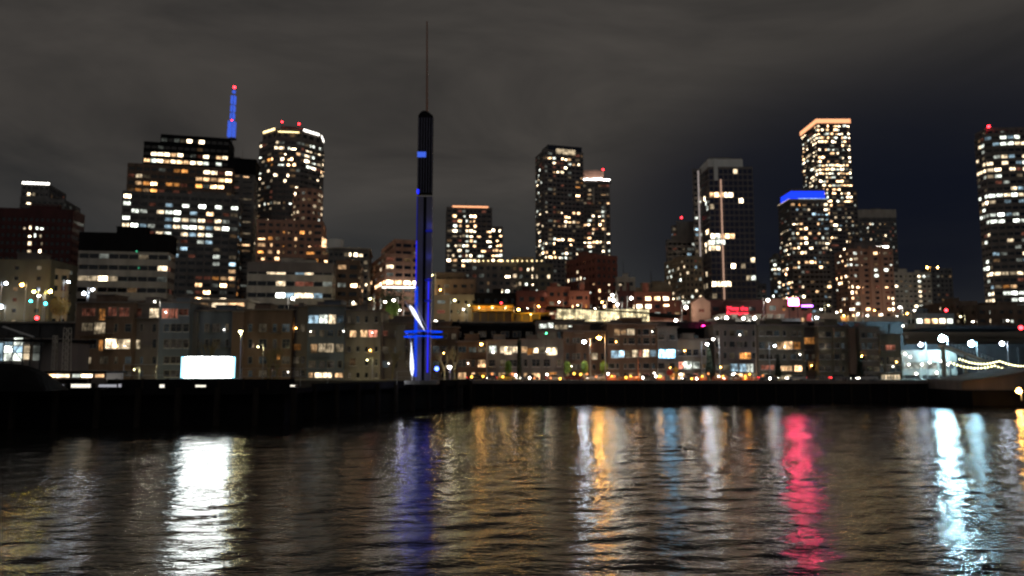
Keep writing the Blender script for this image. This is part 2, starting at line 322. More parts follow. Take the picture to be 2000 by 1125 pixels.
def building(label, x0, xc, x1, ytop, Y, th=0, wall='concrete', fh=3.5, bay=3.4, wf=.62, hf=.5, p=.15, pal='mixed', regs=(), D=None,
             name='apartment_tower', cat='tower', root=None, shape=None, zb=None, part='wall', glass='glass', ymax=655, roof='parapet', lip=None, proud=.28, base_y=None, group=None, floorvar=True, win_y=None, full=None):
    full = name.startswith('office') if full is None else full
    th = R(th)
    if fh < 5 and bay < 5 and not name.startswith('office'): bay *= .84
    if win_y is None and fh < 5: hf = min(hf, .46) if glass == 'glass' else hf; wf = min(wf, .82)
    zt = at(xc, ytop, Y).z; z0 = tz(Y + 5) - 1.5 if zb is None else zb
    C, u, w, Wd, Dp = footprint(x0, xc, x1, Y, th, (zt + max(z0, 20)) / 2, D)
    if shape == 'oct':
        c = min(Wd, Dp) * .29; loc = [(c, 0), (Wd - c, 0), (Wd, c), (Wd, Dp - c), (Wd - c, Dp), (c, Dp), (0, Dp - c), (0, c)]
    elif shape == 'round':
        loc = [(Wd / 2 + Wd / 2 * math.cos(a), Dp / 2 + Dp / 2 * math.sin(a)) for a in [2 * math.pi * i / 16 for i in range(16)]]
    elif shape == 'bow':             # front bowed outwards
        loc = [(Wd * i / 8, -math.sin(math.pi * i / 8) * Wd * .09) for i in range(9)] + [(Wd, Dp), (0, Dp)]
    else: loc = [(0, 0), (Wd, 0), (Wd, Dp), (0, Dp)]
    poly = [tuple(C + u * a + w * b2) for a, b2 in loc]
    if root is None:
        root = thing(name, label, cat, (C.x, C.y, z0), group); ROOTS[root] = []; TRUE_ROOTS.append(root)
    mb = MB(); nfl = max(1, int(round((zt - z0 - 1.0) / fh))); fhh = (zt - z0 - 1.0) / nfl; gz_ = z0
    if win_y:
        fhh = fh; zw = at((x0 + x1) / 2, win_y, Y + 3).z; gz_ = z0 - fh + ((zw - z0 - fh / 2) % fh); nfl = int((zt - .8 - gz_) / fh)
    mb.prism(poly, z0, zt - .6, 'core')
    sh = fhh * (1 - hf); ring = miter(poly, proud)
    for k in range(nfl + 1):
        zc = gz_ + k * fhh
        if k == nfl: mb.prism(ring, zc - sh / 2, zt, wall)
        else: mb.prism(ring, zc - sh / 2, zc + sh / 2, wall)
    n = len(poly)
    for i in range(n):
        a, b2 = Vector(poly[i]), Vector(poly[(i + 1) % n]); e = b2 - a; ln = e.length; e.normalize(); nm = Vector((e.y, -e.x))
        if ln < 1.2: continue
        mid = (a + b2) / 2
        nb = max(1, int(round(ln / bay))); bw = ln / nb; pw = bw * (1 - wf)
        if i == 0: pat = [random.choice((.7, .85, 1, 1, 1.2, 1.4)) for _ in range(max(2, nb // 2 + 1))]
        wts = [pat[min(k, nb - 1 - k) % len(pat)] if floorvar and not full else 1 for k in range(nb)]; tot = sum(wts); ed = [0]
        for q_ in wts: ed.append(ed[-1] + q_ / tot * ln)
        facing = nm.dot(-mid.normalized())
        rz = math.atan2(e.y, e.x)
        M4 = Matrix.Translation((a.x, a.y, 0)) @ Matrix.Rotation(rz, 4, 'Z')
        for k in range(nb + 1):
            xa, xb = ed[k] - pw / 2, ed[k] + pw / 2
            xa, xb = max(xa, -.02), min(xb, ln + .02)
            mb.box(xa, -proud * .86, z0, xb, .2, zt - .7, wall, M4)
        if facing < .02: continue
        for fl in range(nfl):
            za = gz_ + fl * fhh + sh / 2; zz = gz_ + (fl + 1) * fhh - sh / 2
            if za < z0: continue
            boost = random.choice((.25, .6, 1, 1.3, 2.0)) if floorvar else 1
            if floorvar and not full and fl % 13 == 9: boost = .15
            for k in range(nb):
                c3 = Vector((a.x, a.y, 0)) + Vector((e.x, e.y, 0)) * ((ed[k] + ed[k + 1]) / 2); c3.z = (za + zz) / 2
                c3 -= Vector((nm.x, nm.y, 0)) * (-.03)
                px, py = proj(c3)
                if py > ymax or px < -30 or px > 2030: continue
                pr, pl = p * boost, pal
                for r in regs:
                    if r[0] <= px <= r[2] and r[1] <= py <= r[3]: pr, pl = r[4], r[5]; break
                mt = random.choice(PAL[pl]) if random.random() < pr else glass
                wd = ed[k + 1] - ed[k] - pw; hh = zz - za
                if mt != glass and not full:      # a blind or curtain hides a part of the room
                    f_ = random.choice((1, 1, .8, .6, .45)); c3 = c3 + Vector((e.x, e.y, 0)) * (wd * (1 - f_) / 2 * random.choice((-1, 1))); wd *= f_
                    f_ = random.choice((1, 1, .75, .5)); c3.z -= hh * (1 - f_) / 2; hh *= f_
                lit_ = mt != glass
                if not lit_ and name != 'brick_building' and glass == 'glass' and random.random() < .2: mt = random.choice(('warm0', 'cream0', 'white0', 'rosy0'))
                ROOTS[root].append((lit_, wd * hh * facing / Y ** 2, c3, rz, wd, hh, mt))
    if roof == 'parapet':
        inner = miter(poly, -.5)
    o = mb.obj(part, root)
    rs = random.getstate(); random.seed(int(Y * 7 + x0))
    if label and Y > 240 and n == 4:
        for _ in range(random.choice((1, 2, 2))):
            fx, fy = random.uniform(.08, .6), random.uniform(.15, .5); c_ = C + u * (Wd * fx) + w * (Dp * fy); a_, b_, h_ = random.uniform(.15, .32) * Wd, random.uniform(.2, .4) * Dp, random.uniform(1.2, 3.2)
            Mu = Matrix.Translation((c_.x, c_.y, 0)) @ Matrix.Rotation(th, 4, 'Z'); MB().box(0, 0, zt, a_, b_, zt + h_, wall, Mu).box(-.15, -.15, zt + h_, a_ + .15, b_ + .15, zt + h_ + .2, 'darkwall', Mu).obj('rooftop_unit', root)
        c_ = C + u * (Wd * random.uniform(.3, .8)) + w * (Dp * .4); MB().tube((c_.x, c_.y, zt - .1), (c_.x, c_.y, zt + random.uniform(4, 8)), .14, .06, 'darksteel', 6).obj('aerial', root)
    random.setstate(rs)
    return dict(root=root, C=C, u=u, w=w, W=Wd, D=Dp, z0=z0, zt=zt, poly=poly, th=th)
WM = {}
def winmesh(w, h, mat):
    k = (round(w, 2), round(h, 2), mat)
    if k not in WM: WM[k] = MB().box(-w / 2, -.05, -h / 2, w / 2, .03, h / 2, mat).mesh('window')
    return WM[k]
def finish_windows():
    for root, ws in ROOTS.items():
        ws.sort(key=lambda a: (-a[0], -a[1])); base = root.location
        for k, (lit, ar, c, rz, w, h, mt) in enumerate(ws[:100]):
            o = bpy.data.objects.new('window', winmesh(w, h, mt)); COL.objects.link(o); o.parent = root
            o.location = c - base; o.rotation_euler = (0, 0, rz)
        if len(ws) > 100:
            mb = MB()
            for lit, ar, c, rz, w, h, mt in ws[100:]:
                mb.box(-w / 2, -.05, -h / 2, w / 2, .03, h / 2, mt, Matrix.Translation(c) @ Matrix.Rotation(rz, 4, 'Z'))
            o = mb.obj('window', root); o['kind'] = 'stuff'
def roofbox(b, fx0, fx1, fy0, fy1, h, mat='darkwall', name='rooftop_unit', z=0):
    """a block on the roof; fractions of the footprint"""
    mb = MB(); c = [b['C'] + b['u'] * (b['W'] * fx) + b['w'] * (b['D'] * fy) for fx, fy in ((fx0, fy0), (fx1, fy0), (fx1, fy1), (fx0, fy1))]
    mb.prism([tuple(v) for v in c], b['zt'] + z, b['zt'] + z + h, mat)
    mb.prism([tuple(v) for v in miter([tuple(v) for v in c], .25)], b['zt'] + z + h, b['zt'] + z + h + .3, mat)
    return mb.obj(name, b['root'])
def edge_light(b, mat, z0, z1, i0=0, i1=1, out=.45, name='roof_light', f0=0, f1=1):
    """a strip of light along an edge of the top"""
    a, c = Vector(b['poly'][i0]), Vector(b['poly'][i1]); e = (c - a); ln = e.length; e.normalize(); rz = math.atan2(e.y, e.x)
    M4 = Matrix.Translation((a.x, a.y, 0)) @ Matrix.Rotation(rz, 4, 'Z')
    return MB().box(ln * f0, -out, b['zt'] + z0, ln * f1, -out + .14, b['zt'] + z1, mat, M4).obj(name, b['root'])
lamp('beacon', (1, .02, .03), 16, plain=True); lamp('bulbw', (1, .93, .8), 22, plain=True); lamp('bulbo', (1, .48, .10), 60, plain=True); lamp('bulbc', (.75, .85, 1), 34, plain=True)
lamp('bulby', (1, .9, .45), 14, plain=True); lamp('crownwhite', (1, .95, .85), 4.5, plain=True); lamp('crownorange', (1, .42, .2), 1.6, plain=True); lamp('crownblue', (.012, .05, 1), 1.35, True, plain=True)
lamp('crownyellow', (1, .75, .35), 3.5, plain=True); lamp('sapphire', (.07, .17, 1), .8, plain=True)
def beacon(b, px, py, Y, r=.9):
    r *= .6
    p = at(px, py, Y); base = b['zt'] if p.z > b['zt'] else p.z - 1
    MB().tube((p.x, p.y, base), p, .12, .1, 'darksteel').obj('beacon_post', b['root'])
    MB().ball(p, r, 'beacon').obj('beacon', b['root'])

# --- far left
b = building('small dark tower with white lit roof edge behind the maroon block', 30, 32, 118, 386, 420, 12, 'grey', p=.05, pal='cream', bay=3.2, regs=[(55, 375, 85, 392, .8, 'cream'), (75, 398, 110, 410, .6, 'cream')], ymax=420)
b2 = building('', 32, 34, 88, 358, 424, 12, 'grey', root=b['root'], part='upper_block', p=.1, regs=[(48, 376, 75, 390, .9, 'cream')], ymax=400)
edge_light(b2, 'crownwhite', -.3, .9)
b = building('maroon brick block with five rows of small lit windows', -60, -60, 136, 404, 300, 9, 'maroon', fh=3.3, bay=2.5, wf=.6, hf=.46, p=0, win_y=475, floorvar=False, name='brick_building', cat='building', ymax=520,
             regs=[(49, 436, 62, 512, 1, 'cream'), (70, 436, 84, 512, 1, 'cream')], D=11)
b = building('olive concrete block on the corner above the bright street lamps', -80, -80, 96, 506, 240, 3, 'darkolive', fh=3.4, bay=6.5, wf=.2, hf=.35, p=.02, name='apartment_building', cat='building', D=16, ymax=640, floorvar=False)
roofbox(b, .55, .8, .2, .6, 2.5, 'darkwall')
b = building('narrow tan building end beside the olive corner block', 96, 97, 131, 524, 243, 50, 'tan', p=.02, bay=3, name='apartment_building', cat='building', D=10, ymax=640)
b = building('long dark-topped office with pale bands and green window lights', 150, 152, 326, 456, 280, 9, 'pale', fh=4.3, bay=3.4, wf=.95, hf=.42, p=.0, name='office_building', cat='building', D=9, win_y=545,
             regs=[(150, 538, 229, 552, 1, 'cream'), (300, 505, 326, 527, .7, 'office')])
for px, py in ((195, 469), (267, 491), (214, 504), (271, 523)): MB().ball(at(px, py, 283), .34, 'green2', 8).obj('exit_light', b['root'])
top = MB(); c = miter(b['poly'], .4); top.prism(c, b['zt'] - 6.6, b['zt'] + .6, 'black'); top.obj('dark_top_storey', b['root'])
roofbox(b, .38, .72, .2, .7, 3.2, 'black')
edge = at(270, 583, 262)
# --- stepped complex
st = building('grey stepped office complex with bright white office floors', 232, 234, 462, 372, 380, 13, 'grey', fh=3.9, bay=4.2, wf=.8, hf=.52, p=.09, pal='mixed', name='office_tower', D=34,
              regs=[(236, 388, 292, 402, .25, 'office'), (248, 402, 460, 414, .6, 'office'), (340, 414, 410, 432, .85, 'office'), (232, 430, 460, 442, .85, 'office'), (265, 442, 460, 460, .75, 'office'), (232, 414, 340, 430, .3, 'office'), (340, 462, 470, 530, .18, 'cool'), (340, 530, 470, 580, .22, 'orange')])
b = building('', 240, 242, 448, 318, 388, 13, 'brown', root=st['root'], full=True, part='middle_block', fh=3.9, bay=4.4, wf=.82, hf=.48, p=.06, D=28, ymax=382,
             regs=[(262, 352, 380, 374, .8, 'orange'), (340, 326, 390, 342, .5, 'orange'), (384, 326, 448, 348, .8, 'bright'), (384, 348, 448, 366, .7, 'orange')])
b = building('', 272, 273, 440, 276, 398, 13, 'black', root=st['root'], full=True, part='upper_block', fh=3.9, bay=4.0, wf=.86, hf=.6, p=.05, D=24, ymax=332,
             regs=[(300, 290, 352, 300, .7, 'orange'), (300, 300, 352, 318, .95, 'bright'), (275, 308, 310, 322, .95, 'bright'), (352, 306, 440, 326, .8, 'bright')])
b = building('', 305, 306, 441, 262, 401, 13, 'black', root=st['root'], full=True, part='top_block', fh=4.2, bay=4.0, wf=.86, hf=.55, p=.0, D=18, ymax=300,
             regs=[(312, 276, 340, 292, .8, 'orange'), (340, 276, 430, 288, .6, 'cream')])
b = building('slim grey slab with dark cap between stepped offices and octagonal tower', 440, 441, 492, 312, 408, 13, 'grey', fh=3.3, bay=8, wf=.7, hf=.3, p=.03, D=18)
roofbox(b, -.06, 1.06, -.06, 1.0, .5, 'black'); MB().prism(miter(b['poly'], .6), b['zt'] - 8, b['zt'] + .2, 'black').obj('dark_cap', b['root'])
# blue spire
def spire():
    Y = 620; p0, p1 = at(451, 330, Y), at(457.5, 171, Y)
    r = thing('broadcast_spire', 'slim lattice spire glowing blue with red tip behind stepped offices', 'spire', (p0.x, p0.y, p0.z - 40))
    MB().tube((p0.x, p0.y, p0.z - 40), at(451.5, 272, Y), 1.6, 1.2, 'steel').obj('mast', r)
    for ya, yb, wd in ((268, 252, 4.6), (250, 238, 4.6), (232, 222, 2.6), (218, 207, 2.6), (203, 188, 2.8), (182, 177, 1.4)):
        a, c = at(451.5 + (270 - ya) * .06, ya, Y), at(451.5 + (270 - yb) * .06, yb, Y); mb = MB(); h = wd / 2
        n = max(2, int((c.z - a.z) / 2.2))
        for sx, sy in ((-1, -1), (1, -1), (1, 1), (-1, 1)): mb.tube(a + Vector((sx * h, sy * h, 0)), c + Vector((sx * h, sy * h, 0)), .42, .42, 'sapphire', 6)
        for k in range(n + 1):
            z = a.lerp(c, k / n)
            for (ax, ay), (bx, by) in (((-1, -1), (1, -1)), ((1, -1), (1, 1)), ((1, 1), (-1, 1)), ((-1, 1), (-1, -1))):
                mb.tube(z + Vector((ax * h, ay * h, 0)), z + Vector((bx * h, by * h, 0)), .3, .3, 'sapphire', 5)
                if k < n: mb.tube(z + Vector((ax * h, ay * h, 0)), a.lerp(c, (k + 1) / n) + Vector((bx * h, by * h, 0)), .2, .2, 'sapphire', 5)
        mb.obj('lattice_section', r)
    MB().tube(at(452, 236, Y), at(457.5, 172, Y), .45, .3, 'darksteel').obj('antenna', r)
    MB().ball(at(458, 170.5, Y), 1.1, 'beacon').obj('beacon', r)
    MB().ball(at(453, 235, Y), .55, 'beacon').obj('beacon', r)
    MB().box(p0.x - 2.3, Y - 2.3, at(0, 273, Y).z, p0.x + 3.0, Y + 2.3, at(0, 270, Y).z, 'darksteel').obj('platform', r)
spire()
# octagonal tower
b = building('octagonal glass tower crowned with bright white and yellow lights', 492, 494, 618, 268, 430, 8, 'darkwall', fh=3.3, bay=3.3, wf=.84, hf=.66, p=.12, pal='cream', shape='oct', name='apartment_tower', D=38, proud=.2,
             regs=[(598, 284, 630, 298, .95, 'cream'), (598, 298, 622, 335, .85, 'cream'), (622, 335, 640, 345, .8, 'warm'), (545, 300, 584, 332, .45, 'bright'), (500, 300, 515, 400, .5, 'cream'), (492, 285, 512, 520, .55, 'cream'), (560, 395, 640, 450, .35, 'cream'), (520, 310, 560, 332, .4, 'orange'), (612, 440, 640, 460, .5, 'cream')])
b3 = building('', 500, 501, 617, 250, 433, 8, 'darkwall', root=b['root'], part='crown_block', shape='oct', D=34, fh=5, bay=4, p=0, ymax=275)
for i0, mt in ((7, 'crownyellow'), (0, 'crownyellow'), (1, 'crownwhite'), (2, 'crownwhite')):
    edge_light(b3, mt, -.6 if i0 != 0 else -2.2, .6 if i0 != 0 else -1.6, i0, (i0 + 1) % 8, .7, f0=.06, f1=.9)
roofbox(b3, .32, .68, .2, .6, 3.6, 'darkwall'); beacon(b3, 551, 238, 440); beacon(b3, 584, 242, 440)
b = building('brown apartment block with orange lit windows below the octagonal tower', 497, 499, 628, 428, 385, 10, 'rose', fh=3.6, bay=4.3, wf=.6, hf=.48, p=.16, pal='orange', name='apartment_building', cat='building', D=22, ymax=520,
             regs=[(500, 455, 545, 512, .6, 'orange'), (590, 480, 655, 512, .7, 'orange')])
building('', 565, 566, 624, 366, 392, 10, 'rose', root=b['root'], part='rounded_bay', shape='round', fh=3.5, bay=3, wf=.6, hf=.5, p=.3, pal='cream', D=16, ymax=440)
b = building('low orange-lit block with sloping glass roof beside brown apartments', 594, 595, 658, 482, 345, 10, 'rose', fh=3.4, bay=4.5, wf=.84, hf=.55, p=.75, pal='orange', name='apartment_building', cat='building', D=15, ymax=520)
q = [b['C'] + b['u'] * (b['W'] * f) for f in (.5, 1)]
MB().add([(q[0].x, q[0].y, b['zt']), (q[1].x, q[1].y, b['zt']), (q[0].x, q[0].y, b['zt'] + 5), (q[0].x, q[0].y + 8, b['zt']), (q[1].x, q[1].y + 8, b['zt']), (q[0].x, q[0].y + 8, b['zt'] + 5)],
         [(0, 1, 2), (4, 3, 5), (0, 3, 4, 1), (1, 4, 5, 2), (0, 2, 5, 3)], 'warm2').obj('glass_roof', b['root'])
b = building('beige office with pale bands and a row of fluorescent tubes', 482, 483, 648, 514, 270, 7, 'pale', fh=4.3, bay=3.2, wf=.95, hf=.40, p=0, win_y=555, name='office_building', cat='building', D=9,
             regs=[(528, 527, 560, 543, 1, 'office'), (580, 527, 606, 543, 1, 'office'), (530, 549, 562, 563, 1, 'office'), (572, 549, 612, 563, .5, 'dim'), (520, 572, 635, 588, .9, 'office')])
MB().prism(miter(b['poly'], .35), b['zt'] - 3.2, b['zt'] + .5, 'darkwall').obj('dark_top_storey', b['root'])
b = building('brown terraced flats with recessed balconies right of the beige office', 655, 656, 700, 508, 292, 8, 'brown', fh=3.7, bay=5, wf=.7, hf=.5, p=.2, pal='warm', name='apartment_building', cat='building', regs=[(655, 512, 680, 532, .9, 'orange'), (684, 548, 712, 562, 1, 'bright')])
b = building('rounded apartment block with a white drum on its roof', 640, 641, 718, 486, 335, 8, 'grey', shape='bow', fh=3.4, bay=3.6, wf=.7, hf=.5, p=.15, name='apartment_building', cat='building', ymax=600,
             regs=[(684, 488, 712, 504, .9, 'cream'), (684, 548, 716, 564, .9, 'bright')])
mb = MB(); cc = at(654, 482, 342); mb.lathe((cc.x, cc.y, b['zt'] - .5), [(3.9, 0), (3.9, 5.6), (3.7, 5.8)], 'whitepaint', 24); mb.obj('roof_drum', b['root'])
MB().prism(miter(b['poly'], 1.0), b['zt'], b['zt'] + .5, 'pale').obj('roof_slab', b['root'])
# rose tower by the mast
b = building('pinkish brown office with balconies and a bright ground-floor colonnade', 716, 752, 838, 494, 330, 20, 'rose', fh=3.4, bay=4.4, wf=.78, hf=.48, p=.03, pal='cream', name='office_building', cat='building', ymax=610,
             regs=[(716, 551, 838, 562, 1, 'bright')], floorvar=False)
building('', 745, 770, 838, 467, 336, 20, 'rose', root=b['root'], part='upper_block', fh=3.4, bay=4.4, wf=.78, hf=.48, p=.0, D=22, ymax=500)
MB().box(b['C'].x - 1, b['C'].y - 2.2, at(0, 561, 330).z - .4, b['C'].x + 20, b['C'].y - .6, at(0, 561, 330).z, 'crownwhite').obj('colonnade_light', b['root'])
# dark block behind the mast
b = building('dark flats with orange rooftop line right of the blue mast', 855, 872, 960, 404, 450, 6, 'darkwall', fh=3.1, bay=3.2, wf=.78, hf=.6, p=.32, pal='bright', name='apartment_tower',
             regs=[(875, 455, 915, 500, .75, 'cream'), (930, 475, 960, 490, .7, 'white' if False else 'office'), (880, 415, 960, 445, .5, 'bright')])
edge_light(b, 'crownorange', -.2, .8, f0=.12, f1=.92)
building('', 958, 959, 981, 442, 455, 6, 'darkwall', root=b['root'], part='side_block', fh=3.1, bay=3.2, wf=.78, hf=.6, p=.45, pal='bright', D=16)
roofbox(b, .1, .9, .25, .8, 1.5)
b = building('wide mid-rise with string of roof lights, half in pale panels', 918, 920, 1012, 512, 322, 3, 'darkwall', fh=3.3, bay=3.3, wf=.55, hf=.55, p=.22, pal='cream', name='apartment_building', cat='building', D=18, ymax=590)
building('', 1010, 1011, 1078, 514, 320, 3, 'olive', root=b['root'], part='pale_wing', fh=3.3, bay=3.0, wf=.5, hf=.55, p=.33, pal='cream', D=18, ymax=590)
roofbox(b, .9, 1.35, .2, .8, 2.6, 'tan', 'penthouse')
for k in range(15):
    p = at(925 + k * 9.5, 510.5 + random.random(), 321.5); MB().ball((p.x, p.y, b['zt'] + .5), .28 + .15 * random.random(), 'crownyellow').obj('roof_lamp', b['root'])
b = building('stepped brown terraces at the foot of the dark flats', 848, 850, 928, 545, 268, 2, 'brown', fh=3.2, bay=3.8, wf=.5, hf=.35, p=.07, pal='warm', name='apartment_building', cat='building', ymax=625)
building('', 848, 849, 905, 532, 274, 2, 'brown', root=b['root'], part='upper_block', fh=3.2, bay=3.8, wf=.5, hf=.35, p=.05, D=10, ymax=545)
building('', 848, 849, 942, 575, 258, 2, 'tan', root=b['root'], part='lower_block', fh=3.2, bay=3.8, wf=.5, hf=.35, p=.08, D=9, ymax=625)
# centre towers
b = building('dark residential tower with glazed lit penthouse, tallest near the centre', 1047, 1064, 1140, 292, 500, 16, 'darkwall', fh=3.15, bay=3.3, wf=.72, hf=.6, p=.055, pal='bright',
             regs=[(1075, 304, 1118, 318, .75, 'bright'), (1105, 318, 1142, 330, .8, 'bright'), (1072, 328, 1105, 342, .5, 'bright'), (1082, 424, 1130, 442, .8, 'warm'), (1082, 466, 1122, 482, .55, 'bright'), (1045, 470, 1072, 492, .6, 'cream'), (1060, 492, 1110, 508, .85, 'bright'), (1047, 330, 1062, 500, .16, 'cream'), (1125, 345, 1145, 372, .8, 'orange'), (1132, 430, 1142, 452, .8, 'warm')])
roofbox(b, .12, 1.0, .1, .8, 5.0, 'glass', 'glazed_crown', -1.0)
edge_light(b, 'cream1', -2.2, 1.2, out=.42, f0=.3, f1=.8)
b = building('dark tower with white floodlit crown and red beacon', 1139, 1140, 1192, 356, 515, 0, 'darkwall', fh=3.15, bay=3.2, wf=.74, hf=.6, p=.28, pal='bright', D=22,
             regs=[(1140, 415, 1180, 500, .42, 'bright'), (1176, 410, 1194, 500, .6, 'cream'), (1140, 360, 1192, 400, .08, 'warm')])
building('', 1139, 1140, 1180, 333, 518, 0, 'rose', root=b['root'], part='top_block', fh=6, bay=30, wf=.05, hf=.05, p=0, D=14, ymax=300)
roofslab = MB().prism(miter(b['poly'], 1.6), b['zt'], b['zt'] + .7, 'whitepaint').obj('crown_slab', b['root']); beacon(b, 1178, 331, 520, 1.0)
lamp('sparkle', (1, .96, .9), 11, plain=True)
for k in range(11): p = Vector((b['C'].x + b['W'] * (k + .4 + .3 * random.random()) / 11, b['C'].y - 1.2, b['zt'] + 1.4 + random.random() * .8)); MB().ball(p, .55 + .3 * random.random(), 'sparkle', 8).obj('crown_light', b['root'])
MB().box(at(1153, 0, 514).x, 513.3, at(0, 398, 514).z, at(1156, 0, 514).x, 514.4, at(0, 366, 514).z, 'pale').obj('fin', b['root'])
MB().box(at(1174, 0, 514).x, 513.3, at(0, 500, 514).z, at(1177, 0, 514).x, 514.4, at(0, 396, 514).z, 'pale').obj('fin', b['root'])
b = building('corner brick block with a line of white lights below the centre towers', 1108, 1164, 1205, 497, 312, 28, 'brick', fh=3.3, bay=2.9, wf=.42, hf=.45, p=.07, pal='office', name='brick_building', cat='building', ymax=610,
             regs=[(1108, 542, 1206, 553, .75, 'office'), (1160, 553, 1206, 612, .25, 'warm')])
b = building('low dark brown house with two cold white windows', 926, 928, 1008, 572, 252, 0, 'black', fh=3.3, bay=3.3, wf=.5, hf=.45, p=0, name='town_house', cat='house', ymax=612, regs=[(970, 574, 998, 584, 1, 'cool')])
b = building('dark brown house with one glowing window between two plain gables', 1008, 1010, 1068, 568, 250, 0, 'maroon', fh=3.5, bay=4.6, wf=.5, hf=.42, p=.03, pal='warm', name='town_house', cat='house', ymax=612, regs=[(1040, 574, 1058, 586, 1, 'bright')])
b = building('narrow brown house with three rows of small lit windows', 1068, 1070, 1112, 560, 248, 0, 'brick', fh=3.1, bay=2.6, wf=.5, hf=.42, p=.1, pal='warm', name='town_house', cat='house', ymax=612, regs=[(1105, 574, 1140, 592, .7, 'warm')])
b = building('reddish lit house between the narrow brown house and corner brick block', 1112, 1113, 1150, 568, 246, 0, 'brick', fh=3.1, bay=2.6, wf=.55, hf=.45, p=.3, pal='warm', name='town_house', cat='house', ymax=612, regs=[(1108, 570, 1148, 592, .6, 'warm')])
b = building('pale stucco block right of the corner brick block', 1204, 1206, 1240, 541, 300, 0, 'pale', fh=3.6, bay=4.2, wf=.6, hf=.4, p=.35, pal='cream', name='apartment_building', cat='building', ymax=590)
b = building('low beige block with a shallow domed roof', 1240, 1241, 1312, 562, 310, 0, 'tan', fh=3.5, bay=4, wf=.5, hf=.4, p=.2, pal='mixed', name='hall_building', cat='building', ymax=590)
cc = at(1284, 562, 316); MB().lathe((cc.x, cc.y, b['zt'] - .2), [(6.4, 0), (6.0, 1.2), (4.6, 2.6), (2.4, 3.5), (.3, 3.8)], 'tan', 24).obj('domed_roof', b['root'])
b = building('dark red house with parapet left of the brick flats', 1206, 1208, 1238, 568, 262, 0, 'maroon', fh=3.3, bay=3.2, wf=.5, hf=.45, p=.3, pal='warm', name='town_house', cat='house', ymax=622)
b = building('red brick flats with a grid of glowing cream windows', 1238, 1240, 1310, 570, 256, 0, 'brick', fh=3.0, bay=3.3, wf=.6, hf=.55, p=.72, pal='bright', name='brick_building', cat='building', ymax=622, floorvar=False, full=True)
b = building('orange-lit low brick wing stepping down toward the market hall', 1298, 1300, 1345, 598, 248, 0, 'brick', fh=3.0, bay=3.0, wf=.6, hf=.5, p=.5, pal='orange', name='brick_building', cat='building', ymax=622)
# beige office + curved top
b = building('beige gridded office with curved shoulder left of the blue glass tower', 1300, 1340, 1372, 500, 400, 12, 'tan', fh=3.3, bay=2.4, wf=.5, hf=.45, p=.1, pal='office', name='office_tower', ymax=600,
             regs=[(1300, 500, 1338, 515, .3, 'cream'), (1300, 572, 1375, 600, .9, 'cream')])
b = building('dark terraced tower with red beacon behind the beige office', 1303, 1305, 1362, 468, 470, 8, 'darkwall', fh=3.4, bay=3, wf=.8, hf=.5, p=.25, pal='office', name='office_tower', ymax=500, regs=[(1303, 468, 1345, 476, .8, 'office')])
building('', 1314, 1316, 1362, 440, 474, 8, 'darkwall', root=b['root'], part='upper_block', fh=3.4, bay=3, wf=.8, hf=.5, p=.5, pal='office', shape='bow', ymax=470, D=16)
roofbox(b, .35, .95, .3, .8, 12, 'darkwall'); beacon(b, 1331, 425, 478, 1.0)
# tall blue glass tower
b = building('tall blue glass tower with pale crown and two bright vertical fins', 1357, 1388, 1474, 326, 430, 0, 'darkwall', fh=3.5, bay=3.4, wf=.88, hf=.76, p=.06, pal='cream', glass='blueglass', full=True, name='apartment_tower', proud=.18, ymax=580,
             regs=[(1385, 372, 1435, 382, .8, 'bright'), (1448, 350, 1474, 357, .8, 'bright'), (1378, 452, 1446, 462, .85, 'bright'), (1378, 470, 1412, 486, .9, 'cream'), (1450, 428, 1476, 437, .9, 'cream'), (1455, 498, 1478, 516, .7, 'cream'), (1384, 548, 1442, 566, .8, 'cream'), (1415, 512, 1436, 522, .7, 'cream'), (1455, 568, 1478, 578, .7, 'cool'), (1355, 395, 1366, 420, .5, 'cool'), (1355, 480, 1372, 580, .3, 'cream'), (1384, 575, 1420, 590, .3, 'warm')])
cb = MB(); poly = [tuple(b['C'] + b['u'] * (b['W'] * fx) + b['w'] * (b['D'] * fy)) for fx, fy in ((.0, .03), (.8, .03), (.84, .1), (.84, .7), (0, .7))]
cb.prism(poly, b['zt'], b['zt'] + 5.0, 'whitepaint'); cb.prism(miter(poly, -.4), b['zt'] + 5, b['zt'] + 5.5, 'pale'); cb.obj('pale_crown', b['root'])
cb = MB(); p = at(1386, 0, 430).x; cb.box(p - .6, 429.2, at(0, 352, 429).z, p + 1.6, 430.2, b['zt'] + 4.8, 'whitepaint'); cb.obj('crown_leg', b['root'])
lamp('finlight', (1, .6, .42), .55, plain=True); lamp('finwhite', (1, .85, .8), .35, plain=True)
for px, ya, mt in ((1411, 350, 'finlight'), (1367, 333, 'finwhite')):
    Yf = 428.6; q = at(px, 450, Yf); MB().box(q.x - .35, Yf, at(px, 585, Yf).z, q.x + .35, Yf + .5, at(px, ya, Yf).z, mt).obj('light_fin', b['root'])
roofbox(b, .1, .6, .2, .5, 2.0, 'darkwall', z=5.4)
lamp('crownpale', (.8, .85, .9), .35, plain=True)
building('', 1357, 1358, 1372, 330, 442, 0, 'darkwall', root=b['root'], part='side_wing', fh=3.5, bay=3.4, wf=.8, hf=.6, p=.15, pal='cool', D=14)
b = building('small grey tower just right of the blue glass tower', 1477, 1478, 1497, 554, 600, 0, 'grey', p=.02, name='office_tower', ymax=590)
b = building('grey green tower half hidden left of the blue-crowned tower', 1506, 1512, 1540, 502, 590, 0, 'olive', fh=3.6, bay=3.2, wf=.7, hf=.5, p=.3, pal='office', name='office_tower', ymax=590)
